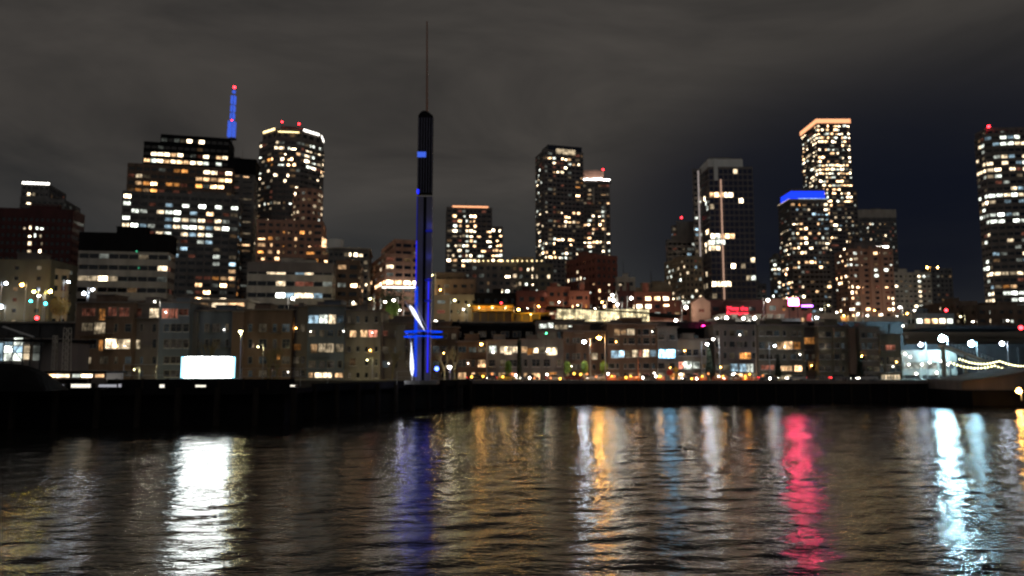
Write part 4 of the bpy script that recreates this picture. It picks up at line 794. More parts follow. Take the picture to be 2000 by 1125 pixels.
# concrete terrace bar at left (pale overlook with lit restaurant)
def overlook():
    Y = 208; r = thing('overlook_restaurant', 'pale terrace restaurant with warm lit window strip above the flats', 'restaurant', (at(440, 0, Y).x, Y, 21.9))
    a, c = at(398, 0, Y).x, at(506, 0, Y).x; z = lambda y: at(0, y, Y).z
    MB().box(a, Y, z(622), c, Y + 8, z(610), 'pale').box(a + 3, Y, z(610), c, Y + 8, z(588), 'pale').obj('wall', r)
    MB().box(at(270, 0, Y).x, Y - .6, z(588), c + .5, Y + 9, z(584), 'pale').obj('roof', r)
    MB().box(at(404, 0, Y).x, Y - .08, z(606), at(432, 0, Y).x, Y - .02, z(592), 'warm1').obj('window', r)
    MB().box(at(440, 0, Y).x, Y - .08, z(606), at(468, 0, Y).x, Y - .02, z(592), 'cream2').obj('window', r)
    MB().box(at(470, 0, Y).x, Y - .08, z(606), at(500, 0, Y).x, Y - .02, z(592), 'warm2').obj('window', r)
    MB().box(at(410, 0, Y).x, Y - .3, z(619), at(448, 0, Y).x, Y - .1, z(616), 'crownwhite').obj('under_light', r)
    MB().box(at(399, 0, Y).x, Y - .3, z(618), at(408, 0, Y).x, Y - .1, z(602), 'bulbo').obj('wall_lamp', r)
overlook()
for o_, ws_ in (): pass
finish_windows()

# ------------------------------------------------------------------ lamps
ORD = 'first second third fourth fifth sixth seventh eighth ninth tenth eleventh twelfth thirteenth fourteenth fifteenth sixteenth seventeenth eighteenth nineteenth twentieth'.split() + ['%s-%s' % (t_, a) for t_ in ('twenty', 'thirty') for a in 'first second third fourth fifth sixth seventh eighth ninth'.split()]
def street_lamp(px, py, Y, col, power, label, mat, zg=None, r=.3, side=1, group=None, arm=1.4, show=True):
    p = at(px, py, Y); zg = (4.96 if Y < 212 else tz(Y)) if zg is None else zg
    t = thing('street_lamp', label, 'street lamp', (p.x + side * arm, Y, zg), group)
    MB().tube((p.x + side * arm, Y, zg), (p.x + side * arm, Y, p.z + .6), .13, .08, 'steel').obj('pole', t)
    MB().tube((p.x + side * arm, Y, p.z + .6), (p.x, Y, p.z + .35), .06, .05, 'steel').obj('arm', t)
    hd = MB().lathe((p.x, Y, p.z + .1), [(r * 1.15, 0), (r * 1.1, .12), (r * .5, .3), (.05, .34)], 'darksteel', 12).obj('lamp_housing', t)
    MB().ball(p, r, mat, 10).obj('lamp_glass', hd)
    if power: light(t, (p.x, Y - .1, p.z - r - .1), col, power, r)
    return t
lamp('bigorange', (1, .42, .07), 260, True, plain=True); lamp('bigwhite', (.8, .88, 1), 120, True, plain=True); lamp('bigyellow', (1, .72, .12), 130, True, plain=True); lamp('flood2', (.45, .82, 1), 750, True, plain=True)
WH, OR, CO, YE = (1, .9, .75), (1, .55, .18), (.75, .85, 1), (1, .85, .4)
SL = street_lamp
SL(1141, 667, 176, CO, 900, 'white street lamp left of the orange one before brown flats', 'bigwhite', r=.42)
SL(1170, 659, 174, OR, 1400, 'orange street lamp beside the white one before brown flats', 'bigorange', r=.45)
SL(940, 672, 186, OR, 300, 'orange lamp above the pink lit window of brown flats', 'bulbo')
SL(1381, 672, 178, CO, 500, 'bluish white street lamp before the dark cypress', 'bigwhite', side=-1)
SL(1393, 662, 180, WH, 600, 'warm white street lamp just above the bluish one', 'bulbw', r=.32)
SL(1513, 675, 186, CO, 300, 'white street lamp left of the television-lit window', 'bulbc', side=-1)
SL(470, 647, 112, YE, 420, 'tall greenish yellow lamp post right of the billboard', 'bulby', zg=5.3, r=.3, side=.08, arm=1)
SL(878, 716, 168, WH, 260, 'low warm lamp with globe right of the mast foot', 'bulbw', side=.1, r=.45)
SL(504, 677, 184, YE, 900, 'small yellow street lamp between the lamp post and wide bare tree', 'bulby', r=.22)
SL(717, 703, 186, YE, 700, 'small yellow street lamp before the pale grey flats', 'bulby', r=.2)
SL(302, 589, 186, WH, 500, 'small white lamp at the roof line above the slate blue flats', 'bulbw', r=.22)
SL(262, 722, 184, YE, 700, 'low yellow lamp added before the narrow dark flats', 'bulby', r=.16)  # added lamp that lifts the dim left flats
SL(1782, 611, 440, WH, 7000, 'white street lamp added to light the pale concrete office', 'bulbw', r=.6)  # added lamp, its strong light brightens the pale office front
SL(1757, 600, 395, WH, 5000, 'white street lamp added between the broad brown tower and pale office', 'bulbw', r=.55)  # another added lamp, brightens the fronts on either side
SL(1688, 628, 380, OR, 6000, 'orange street lamp added to light the broad brown tower', 'bulbo', r=.5)  # added lamp that brightens the brown tower from its foot
SL(1798, 673, 198, (.6, .7, 1), 260, 'blue-white floodlight, leftmost of the harbour floodlights', 'bulbc', r=.5)
lamp('flood', (.4, .78, 1), 100, plain=True, sample=True)
SL(1840, 661, 196, (.7, .92, 1), 260, 'brightest floodlight, second from left of the harbour floodlights', 'flood2', r=.8)
SL(1897, 671, 194, (.7, .92, 1), 260, 'dazzling floodlight beside the sloping ramp', 'flood', r=.75)
SL(1957, 671, 200, (.7, .8, 1), 500, 'bluish floodlight nearest the right edge', 'bulbc', r=.55)
SL(1990, 763, 138, OR, 200, 'orange lamp on the dark pier shed at the right edge', 'bulbo', zg=2, r=.5, side=.3)
SL(2, 599, 236, WH, 500, 'white lamp at the left edge over the street', 'bulbc', r=.6)
far = [(12, 553, 232, 'bulbc', CO, 'cool white lamp at the top left of the lamp cluster'), (43, 556, 233, 'bulbo', OR, 'orange lamp near the top of the left lamp cluster'),
       (66, 569, 228, 'bigyellow', WH, 'warm white lamp in the middle of the left lamp cluster'), (76, 577, 227, 'bulbw', WH, 'warm white lamp just below the middle of the left cluster'),
       (98, 569, 229, 'bigyellow', YE, 'yellowish lamp at the right of the left lamp cluster'), (134, 550, 226, 'bulbc', CO, 'blue-white lamp before the maroon block corner'),
       (164, 573, 224, 'bulbc', CO, 'blue-white lamp, lower of the pair before the banded office'), (181, 565, 224, 'bulbc', CO, 'blue-white lamp, upper of the pair before the banded office'),
       (572, 583, 226, 'bulbw', WH, 'white lamp by the beige office ground floor'), (723, 583, 240, 'bulby', YE, 'greenish lamp left of the lit garden tree'),
       (752, 589, 232, 'bulbw', WH, 'white lamp over the left of the lit garden tree'), (769, 586, 232, 'bulbw', WH, 'white lamp over the middle of the lit garden tree'), (780, 605, 230, 'bulbw', WH, 'white lamp low in front of the lit garden tree'),
       (770, 626, 214, 'bulbw', WH, 'white lamp below the lit garden tree'), (805, 629, 214, 'bulbw', WH, 'white lamp just left of the mast'), (851, 628, 214, 'bulbw', WH, 'white lamp just right of the mast'),
       (843, 537, 262, 'bulby', YE, 'yellow lamp on the mast right side above the terraces'), (888, 586, 230, 'bulby', YE, 'greenish lamp before the stepped brown terraces'), (1013, 604, 226, 'bulbo', OR, 'small orange lamp between the pavilion and brown house'),
       (1198, 586, 228, 'bulbw', WH, 'large white lamp before the corner brick block'), (1206, 594, 226, 'bulbw', WH, 'white lamp just right of the large one before brick block'), (1196, 576, 230, 'bulbw', WH, 'white lamp above the large one before the corner brick block'),
       (1233, 582, 240, 'bulbw', WH, 'white lamp at the dark red house roof'), (1340, 600, 228, 'bulbw', WH, 'broad white lamp at the beige office foot'), (1400, 622, 216, 'bulbw', WH, 'white lamp, first of the row below the neon sign'),
       (1419, 621, 216, 'bulbw', WH, 'white lamp, second of the row below the neon sign'), (1452, 621, 216, 'bulbw', WH, 'white lamp, third of the row below the neon sign'), (1474, 621, 216, 'bulbw', WH, 'white lamp, last of the row below the neon sign'),
       (1500, 586, 226, 'bulbw', WH, 'white lamp at the left corner of the pink market house'), (1555, 634, 214, 'bulbw', WH, 'white lamp under the red sign at the wall edge'), (1595, 620, 220, 'bulbc', CO, 'cyan white lamp by the cyan doorway'),
       (1628, 631, 216, 'bulbw', WH, 'big warm lamp right of the cyan doorway'), (1612, 632, 217, 'bulbw', WH, 'warm lamp between the cyan doorway and big warm lamp'), (1762, 636, 226, 'bulbw', WH, 'warm lamp right of the amber shopfronts'),
       (1320, 626, 215, 'bulbw', WH, 'small warm lamp at the end of the glass hall')]
for px, py, Y, mt, c, lab in far:
    SL(px, py, Y, c, 320 if px < 140 else 900, lab, mt, r=.38 + .15 * random.random(), side=random.choice((-1, 1)))
more = [(x_, y_, 228 + (i_ * 37) % 40) for i_, (x_, y_) in enumerate(((655, 596), (672, 599), (690, 590), (860, 566), (905, 604), (916, 596), (1030, 602), (1052, 598), (1092, 590), (1128, 596), (1162, 603), (1176, 590), (1222, 606), (1246, 600), (1290, 612), (1312, 606), (1332, 588),
    (1356, 604), (1486, 602), (1514, 612), (1604, 604), (1618, 596), (1634, 610), (1648, 616), (1662, 604), (1676, 612), (1694, 616), (1708, 606), (1722, 614), (1738, 604), (1752, 618), (1772, 612), (1786, 606), (1876, 618), (1900, 628), (1944, 640), (1968, 626)))]
for k, (px, py, Y) in enumerate(more):
    mt = ('bulbw', 'bulbo', 'bulbw', 'bulby')[k * 7 % 4]
    SL(px, py, Y, WH if mt == 'bulbw' else OR if mt == 'bulbo' else YE, 420 if k % 2 else 0, 'small %s hillside street lamp, %s from the left' % ({'bulbw': 'white', 'bulbo': 'orange', 'bulby': 'yellowish'}[mt], ORD[k]), mt, r=.22 + .1 * random.random(), side=random.choice((-1, 1)), group='hillside street lamps')
# coloured lamps on short poles
lamp('bulbmag', (1, .02, .25), 20, plain=True); lamp('bulbcy', (.05, .9, 1), 14, plain=True); lamp('bulbgr', (.1, 1, .4), 10, plain=True); lamp('bulbbl', (.05, .1, 1), 18, plain=True); lamp('bulbred', (1, .03, .04), 14, plain=True)
for px, py, Y, mt, lab, r_ in ((1310, 638, 210, 'bulbmag', 'magenta lamp on the roof edge right of the glass hall', .45), (1374, 638, 210, 'bulbmag', 'magenta lamp further right along the same roof edge', .45), (89, 593, 214, 'bulbcy', 'cyan traffic light in the left lamp cluster', .4),
                           (60, 588, 216, 'bulbcy', 'pale cyan traffic light left of the cyan one', .35), (1735, 660, 196, 'bulbcy', 'cyan lamp left of the harbour floodlights', .45), (1604 + 41, 639, 212, 'bulbbl', 'violet blue lamp on the wall before the brown tower', .45),
                           (1067, 651, 192, 'bulbgr', 'green lamp under the fluorescent lit rooms', .2), (853, 720, 166, 'bulbbl', 'small bright blue lamp at the mast foot', .45), (1848, 606, 250, 'bulbred', 'blurred red lamp above the white band block', .5),
                           (1994, 640, 220, 'bulbred', 'red lamp at the right edge below the huge tower', .6), (979, 592, 236, 'bulbred', 'small red lamp over the yellow pavilion', .3), (72, 621, 212, 'bulbred', 'red tail light glow at the left street end', .5)):
    p = at(px, py, Y); zg = 4.96 if Y < 212 else tz(Y)
    t = thing('signal_lamp', lab, 'lamp', (p.x, Y, zg)); MB().tube((p.x, Y, zg), (p.x, Y, p.z), .08, .06, 'darksteel').obj('pole', t); MB().ball(p, r_, mt).obj('lamp_glass', t)

# ------------------------------------------------------------------ pier with billboard and mast
def on(px, Y): return at(px, 745, Y).x
A = [(-170, 70), (on(575, 96.5), 96.5), (on(575, 96.5), 106), (on(918, 146), 146), (on(918, 146) - .5, 159), (-170, 159)]
pr = thing('pier', 'long black pier with timber fender piles in the left foreground', 'pier', (-60, 110, 0))
def ringpts(): return [tuple(q) for q in A]
MB().prism(A, 4.6, 5.3, 'black').obj('deck', pr)
ins = miter(A, -1.6); MB().prism([(x, y) for x, y in ins], -4, 4.6, 'black').obj('quay_wall', pr)
def along(a, c, step, f):
    a, c = Vector(a), Vector(c); n = max(1, int((c - a).length / step))
    for k in range(n + 1): f(a.lerp(c, k / n), (c - a).normalized())
pile_n = [0]
def pile(q, d):
    nm = Vector((d.y, -d.x)); r_ = .42
    MB().tube((q.x + nm.x * .1, q.y + nm.y * .1, -4), (q.x + nm.x * .1, q.y + nm.y * .1, 5.5), r_, r_ * .9, 'timber', 10).obj('fender_pile', pr)
along(A[0], A[1], 4.6, pile); along(A[2], A[3], 4.6, pile)
mb = MB(); a, c = Vector(A[0]), Vector(A[1]); e = (c - a).normalized(); rz = math.atan2(e.y, e.x)
M4 = Matrix.Translation((a.x, a.y, 0)) @ Matrix.Rotation(rz, 4, 'Z'); mb.box(0, 0, 5.3, (c - a).length, .5, 6.55, 'black', M4)
for k in range(int((c - a).length / 3)): mb.box(k * 3, -.1, 5.2, k * 3 + .3, .0, 6.65, 'timber', M4)
mb.obj('parapet', pr)
mb = MB(); a, c = Vector(A[2]), Vector(A[3]); e = (c - a).normalized(); rz = math.atan2(e.y, e.x)
M4 = Matrix.Translation((a.x, a.y, 0)) @ Matrix.Rotation(rz, 4, 'Z'); mb.box(0, 0, 5.3, (c - a).length, .4, 5.75, 'black', M4); mb.obj('kerb', pr)
lamp('slotlight', (1, .93, .78), 1.3, plain=True); lamp('slotdim', (.9, .9, 1), .4, plain=True)
def quay_y(px, off):       # distance of the left quay face at column px
    a, c = Vector(A[0]), Vector(A[1]); k = (px - 1000) / F
    t = (k * (a.y * cp) - a.x) / ((c.x - a.x) - k * (c.y - a.y) * cp); return a.y + (c.y - a.y) * t + off
for xa, xb, ya, yb, mt in ((113, 124, 751, 755, 'slotdim'), (139, 177, 750, 757, 'slotlight'), (193, 228, 751, 756, 'slotdim'), (230, 237, 750, 756, 'slotdim'), (312, 321, 751, 757, 'slotlight'), (382, 402, 752, 756, 'slotlight'), (567, 576, 752, 755, 'slotlight')):
    Yq = quay_y((xa + xb) / 2, -.75); p, q = at(xa, yb, Yq), at(xb, ya, Yq)
    r = thing('quay_light', 'slim horizontal lamp on the black quay face, %s' % {113: 'far left and dim', 139: 'widest and brightest', 193: 'dim, beside the brightest one', 230: 'tiny, beside the dim wide one', 312: 'small, left of the billboard', 382: 'under the billboard', 567: 'near the quay corner'}[xa], 'lamp', (p.x, Yq, p.z))
    MB().box(p.x - .1, Yq + .02, p.z - .08, q.x + .1, Yq + .8, q.z + .08, 'darksteel').obj('housing', r)
    MB().box(p.x, Yq - .05, p.z, q.x, Yq + .03, q.z, mt).obj('lamp_glass', r)
# kiosk roof line with strip lamps at left
def kiosk():
    Y = 92; r = thing('quay_kiosk', 'low dark kiosk on the pier with a row of warm lit openings', 'kiosk', (at(180, 0, Y).x, Y, 5.3)); z = lambda y: at(0, y, Y).z
    a, c = at(112, 0, Y).x, at(250, 0, Y).x
    MB().box(a, Y, 5.3, c, Y + 4, z(727) - .1, 'darkwall').obj('wall', r); MB().box(a - .4, Y - .8, z(727) - .1, c + .4, Y + 4.4, z(727) + .12, 'black').obj('roof', r)
    for xa, xb, mt in ((118, 130, 'cool1'), (138, 156, 'warm3'), (158, 182, 'cream3'), (188, 202, 'white2'), (204, 224, 'cream3'), (230, 246, 'warm2')):
        MB().box(at(xa, 0, Y).x, Y - .06, z(737), at(xb, 0, Y).x, Y - .01, z(731), mt).obj('window', r)
kiosk()
def billboard():
    Y = 98; z = lambda y: at(0, y, Y).z; x = lambda p: at(p, 717, Y).x
    r = thing('billboard', 'blank brilliant white illuminated billboard on the pier', 'billboard', (x(407), Y, 5.3))
    lamp('screenwhite', (.94, 1, .97), 25, True, plain=True); lamp('screenblue', (.35, .8, 1), 3.0, False, plain=True)
    MB().box(x(353), Y, z(739), x(460), Y + .5, z(696), 'darksteel').obj('cabinet', r)
    MB().box(x(361), Y - .08, z(738), x(452), Y - .01, z(697), 'screenwhite').obj('screen', r)
    MB().box(x(354), Y - .08, z(738), x(361) - .01, Y - .01, z(697), 'screenblue').obj('screen_edge', r)
    MB().box(x(452) + .01, Y - .08, z(738), x(459), Y - .01, z(697), 'screenblue').obj('screen_edge', r)
    for px in (366, 407, 448): MB().tube((x(px), Y + .3, 5.3), (x(px), Y + .3, z(738)), .12, .12, 'darksteel').obj('leg', r)
billboard()
lamp('ledblue', (.01, .02, 1), 2.2, True, plain=True); lamp('ledring', (.0, .06, 1), 1.2, True, plain=True)
def mast():
    Y = 124; X = lambda px, py=500: at(px, py, Y).x; Z = lambda py: at(826, py, Y).z
    cx = at(828, 560, Y).x; 
    r = thing('signal_mast', 'tall slate mast tower with blue light lines and ring on the pier', 'mast', (cx, Y, 5.3))
    k = Y / F; hw = 15 * k
    def blade(xl, xr, za, zb_, d, mat, name, n=1):
        MB().box(xl, Y - d, za, xr, Y + d, zb_, mat).obj(name, r)
    zt = Z(222)
    # twin columns with recessed core
    MB().box(cx - hw * .95, Y - .55, 5.3, cx - hw * .15, Y + .55, Z(385), 'slate').obj('column', r)
    MB().box(cx + hw * .25, Y - .55, 5.3, cx + hw * 1.0, Y + .55, Z(385), 'slate').obj('column', r)
    MB().box(cx - hw * .15, Y - .35, 5.3, cx + hw * .25, Y + .35, Z(385), 'black').obj('core', r)
    poly = [(cx - hw, Y - .6), (cx + hw * .95, Y - .6), (cx + hw * .95, Y + .6), (cx - hw, Y + .6)]
    up = MB().prism(poly, Z(380), Z(228), 'black')
    for i in range(6): xx = cx - hw * .9 + i * hw * .35; up.box(xx, Y - .72, Z(378), xx + .1, Y - .6, Z(232), 'slate')
    n = 9; ar = [(cx - hw + 2 * hw * i / n * .975, Z(228) + .9 * math.sin(math.pi * (i / n) ** .8)) for i in range(n + 1)]
    up.add([(x, Y - .6, z) for x, z in ar] + [(x, Y + .6, z) for x, z in ar], [tuple(range(n + 1)), tuple(range(n + 1, 2 * n + 2))[::-1]] + [(i, n + 1 + i, n + 2 + i, i + 1) for i in range(n)], 'black')
    up.obj('head_housing', r)
    MB().tube((X(834, 230), Y, Z(230)), (X(834, 42), Y, Z(42)), .2, .12, 'rose', 8).obj('pole', r)
    for ya, yb in ((299, 309),): MB().box(cx - hw * 1.02, Y - .8, Z(yb), cx + hw * .1, Y - .62, Z(ya), 'sapphire').obj('lit_panel', r)
    MB().box(cx - hw * 1.02, Y - .8, Z(380), cx - hw * .75, Y - .62, Z(372), 'ledblue').obj('lit_panel', r)
    lamp('leddim', (.03, .04, .8), .22, plain=True); lamp('ledmid', (.03, .03, 1), 1.0, plain=True)
    MB().box(cx - hw * 1.03, Y - .62, Z(470), cx - hw * .93, Y - .5, Z(385), 'leddim').obj('light_line', r)
    MB().box(cx - hw * 1.05, Y - .64, Z(560), cx - hw * .93, Y - .5, Z(471), 'ledmid').obj('light_line', r)
    mb = MB(); z = Z(735)
    while z < Z(560): mb.box(cx - hw * 1.12, Y - .66, z, cx - hw * .72, Y - .5, z + .16, 'ledring'); z += .30
    mb.obj('light_line', r)
    MB().box(cx + hw * .55, Y - .66, Z(728), cx + hw * .74, Y - .56, Z(545), 'ledmid').obj('light_line', r)
    for py in (452, 548, 588): MB().box(cx + hw * .2, Y - .7, Z(py + 2), cx + hw * 1.05, Y - .56, Z(py - 2), 'leddim').obj('light_line', r)
    # ring gallery
    for zc, rr in ((Z(648), 3.1), (Z(658), 3.2)):
        seg = 40; mb = MB()
        for i in range(seg):
            a0, a1 = 2 * math.pi * i / seg, 2 * math.pi * (i + 1) / seg
            mb.tube((cx + rr * math.cos(a0), Y + rr * math.sin(a0), zc), (cx + rr * math.cos(a1), Y + rr * math.sin(a1), zc), .085, .085, 'ledring', 6)
        mb.obj('ring_light', r)
    mb = MB(); seg = 32
    for i in range(seg):
        a0, a1 = 2 * math.pi * i / seg, 2 * math.pi * (i + 1) / seg
        mb.tube((cx + 3.3 * math.cos(a0), Y + 3.3 * math.sin(a0), Z(653)), (cx + 3.3 * math.cos(a1), Y + 3.3 * math.sin(a1), Z(653)), .06, .06, 'darksteel', 5)
        if i % 4 == 0: mb.tube((cx, Y, Z(653)), (cx + 3.3 * math.cos(a0), Y + 3.3 * math.sin(a0), Z(653)), .05, .05, 'darksteel', 5)
    mb.obj('ring_frame', r)
    light(r, (cx - 2.6, Y - 2.2, Z(653)), (.05, .1, 1), 160, .3)
    for py in (690, 620, 560, 500, 440): light(r, (cx + .8, Y - 1.9, Z(py)), (.12, .15, 1), 12, .3)  # unseen blue lights added in front to brighten the column by the light lines
    # white leaf-shaped fins, their floodlit look put into the material as emission
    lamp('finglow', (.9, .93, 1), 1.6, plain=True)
    def leaf(p, q, w, name='white_fin'):
        p, q = Vector(p), Vector(q); d = (q - p); L_ = d.length; d.normalize(); s_ = Vector((d.z, 0, -d.x)); n = 10; mb = MB(); vs = []
        for i in range(n + 1):
            f = i / n; ww_ = w * (math.sin(math.pi * f ** .55) ** 1.3) + .035; c = p.lerp(q, f)
            vs += [c - s_ * ww_ + Vector((0, .08, 0)), c + Vector((0, -.22, 0)), c + s_ * ww_ + Vector((0, .08, 0)), c + Vector((0, .2, 0))]
        fs = []
        for i in range(n):
            for j in range(4): fs.append((i * 4 + j, i * 4 + (j + 1) % 4, (i + 1) * 4 + (j + 1) % 4, (i + 1) * 4 + j))
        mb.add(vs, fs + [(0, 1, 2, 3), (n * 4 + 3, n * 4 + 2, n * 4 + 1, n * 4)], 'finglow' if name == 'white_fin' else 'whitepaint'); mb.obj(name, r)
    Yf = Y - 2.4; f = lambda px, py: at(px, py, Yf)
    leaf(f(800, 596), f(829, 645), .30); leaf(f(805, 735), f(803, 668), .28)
    leaf(f(790, 588), f(806, 612), .06, 'stay'); leaf(f(803, 668), f(797, 655), .05, 'stay'); leaf(f(812, 596), f(834, 643), .06, 'stay')
    MB().tube(f(797, 655), (cx, Y, Z(648)), .06, .06, 'whitepaint').obj('strut', r); MB().tube(f(829, 645), (cx, Y - .5, Z(645)), .06, .06, 'whitepaint').obj('strut', r)
    MB().tube(f(805, 735), (f(805, 735).x, Yf, 5.3), .1, .12, 'whitepaint').obj('strut', r)
    MB().box(cx - 2.6, Y - 3, 5.3, cx + 2.6, Y + 2, 5.9, 'grey').obj('plinth', r)
    light(r, (cx - 3.0, Y - 3.6, 6.2), (.9, .93, 1), 60, .2)
mast()
# rails on the pier
def rail(label, pts, z, h, name='railing', step=2.0):
    mb = MB(); r = thing(name, label, 'railing', (pts[0][0], pts[0][1], z))
    for a, c in zip(pts, pts[1:]):
        for f in (1, .55): mb.tube((a[0], a[1], z + h * f), (c[0], c[1], z + h * f), .035, .035, 'steel', 6)
    mb.obj('rail', r)
    def post(q, d): MB().tube((q.x, q.y, z), (q.x, q.y, z + h), .045, .045, 'steel', 6).obj('post', r)
    for a, c in zip(pts, pts[1:]): along(a, c, step, post)
rail('thin steel railing on the pier left of the billboard', [(on(240, 96), 96), (on(352, 99), 99)], 5.3, 3.1, step=4)
rail('thin steel railing on the pier between lamp post and mast', [(on(472, 104), 104), (on(640, 112), 112)], 5.3, 2.6, step=4)
rail('steel railing around the foot of the mast', [(on(775, 120), 120), (on(818, 120), 120)], 5.3, 2.1)
rail('long dark railing along the seawall promenade', [(on(925, 160.4), 160.4), (on(1495, 160.4), 160.4)], 5.2, 1.15, step=2.6)
rail('dark railing along the right end of the seawall', [(on(1500, 160.4), 160.4), (on(1860, 160.4), 160.4)], 5.2, .8, step=2.6)

# left glass hall, dark hump and lattice pole
def left_bits():
    Y = 118; z = lambda y: at(30, y, Y).z; x = lambda p: at(p, 680, Y).x
    r = thing('glass_pavilion', 'glass pavilion with brilliant cold white interior at the left edge', 'pavilion', (x(30), Y, 5.3))
    fr = MB(); fr.box(x(-60), Y + .3, 5.3, x(112), Y + 9, z(660), 'darkwall'); fr.obj('wall', r)
    MB().add([(x(-80), Y - 3, z(668)), (x(118), Y - 3, z(668)), (x(118), Y + 10, z(668)), (x(-80), Y + 10, z(668)), (x(-80), Y - 3, z(664)), (x(118), Y - 3, z(664)), (x(118), Y + 10, z(660)), (x(-80), Y + 10, z(650))],
             [(0, 3, 2, 1), (4, 5, 6, 7), (0, 1, 5, 4), (1, 2, 6, 5), (2, 3, 7, 6), (3, 0, 4, 7)], 'black').obj('roof', r)
    for i, (a, c, ya, yb, mt) in enumerate(((8, 24, 690, 704, 'white2'), (8, 24, 676, 689, 'white3'), (25, 44, 676, 689, 'cool2'), (25, 44, 690, 704, 'white2'), (8, 24, 663, 675, 'cool1'), (25, 44, 660, 675, 'white2'), (45, 58, 674, 689, 'cream1'), (45, 58, 690, 702, 'cream1'), (64, 78, 674, 704, 'white0'), (-20, 5, 670, 704, 'cool1'))):
        MB().box(x(a), Y + .15, z(yb), x(c), Y + .25, z(ya), mt).obj('glass_panel', r)
    mb = MB()
    for p in (7, 24.5, 44.5, 59, 79): mb.box(x(p) - .08, Y, 5.3, x(p) + .08, Y + .15, z(658), 'darksteel')
    for p in (675.5, 689.5): mb.box(x(5), Y, z(p), x(80), Y + .1, z(p) + .1, 'darksteel')
    mb.tube((x(8), Y + .05, z(662)), (x(44), Y + .05, z(704)), .09, .09, 'steel'); mb.tube((x(44), Y + .05, z(662)), (x(20), Y + .05, z(704)), .09, .09, 'steel'); mb.obj('frame', r)
    MB().tube((x(20), Y - 2, z(640)), (x(80), Y - 2, z(660)), .22, .22, 'steel').obj('roof_beam', r)
    light(r, (x(20), Y - 1.5, z(668)), (.85, 1, .95), 70, .4)
    Y = 88; p = at(25, 740, Y); r = thing('covered_boat', 'rounded black tarpaulin hump on the pier at the left edge', 'tarpaulin', (p.x, Y, 5.3)); mb = MB()
    vs = []; fs = []; n = 18; m_ = 8
    for i in range(n + 1):
        t_ = i / n
        for j in range(m_ + 1):
            a = math.pi * j / m_; hh = 3.3 * (math.sin(math.pi * min(1, t_ * 1.02)) ** .55 + .02) * (1 + .05 * math.sin(9 * t_))
            vs.append((p.x - 8 + 13.5 * t_, Y + 2.4 * math.cos(a), 5.3 + hh * math.sin(a)))
    for i in range(n): fs += [(i * (m_ + 1) + j, i * (m_ + 1) + j + 1, (i + 1) * (m_ + 1) + j + 1, (i + 1) * (m_ + 1) + j) for j in range(m_)]
    mb.add(vs, fs, 'black').obj('cover', r)
    MB().box(p.x - 7.6, Y - 1, 5.3, p.x + 5.2, Y + 1, 5.7, 'darksteel').obj('cradle', r)
    for px, Y, yt, lab, w in ((129, 104, 640, 'pale lattice pole left of the brown flats', .42), (105, 110, 655, 'slim pale lattice pole beside the glass pavilion', .26)):
        p, q = at(px, 742, Y), at(px + 3, yt, Y); r = thing('lattice_pole', lab, 'pole', (p.x, Y, 5.3)); mb = MB(); z0, z1 = 5.3, q.z; n = int((z1 - z0) / .9)
        for sx, sy in ((-1, -1), (1, -1), (1, 1), (-1, 1)): mb.tube((p.x + sx * w, Y + sy * w, z0), (q.x + sx * w * .8, Y + sy * w * .8, z1), .07, .06, 'pale', 5)
        for k in range(n):
            a = z0 + (z1 - z0) * k / n; c = z0 + (z1 - z0) * (k + 1) / n
            mb.tube((p.x - w, Y - w, a), (p.x + w, Y - w, c), .05, .05, 'pale', 5); mb.tube((p.x + w, Y - w, a), (p.x - w, Y - w, c), .05, .05, 'pale', 5)
        mb.obj('lattice', r); MB().box(p.x - .7, Y - .7, 5.3, p.x + .7, Y + .7, 5.6, 'concrete').obj('footing', r)
left_bits()

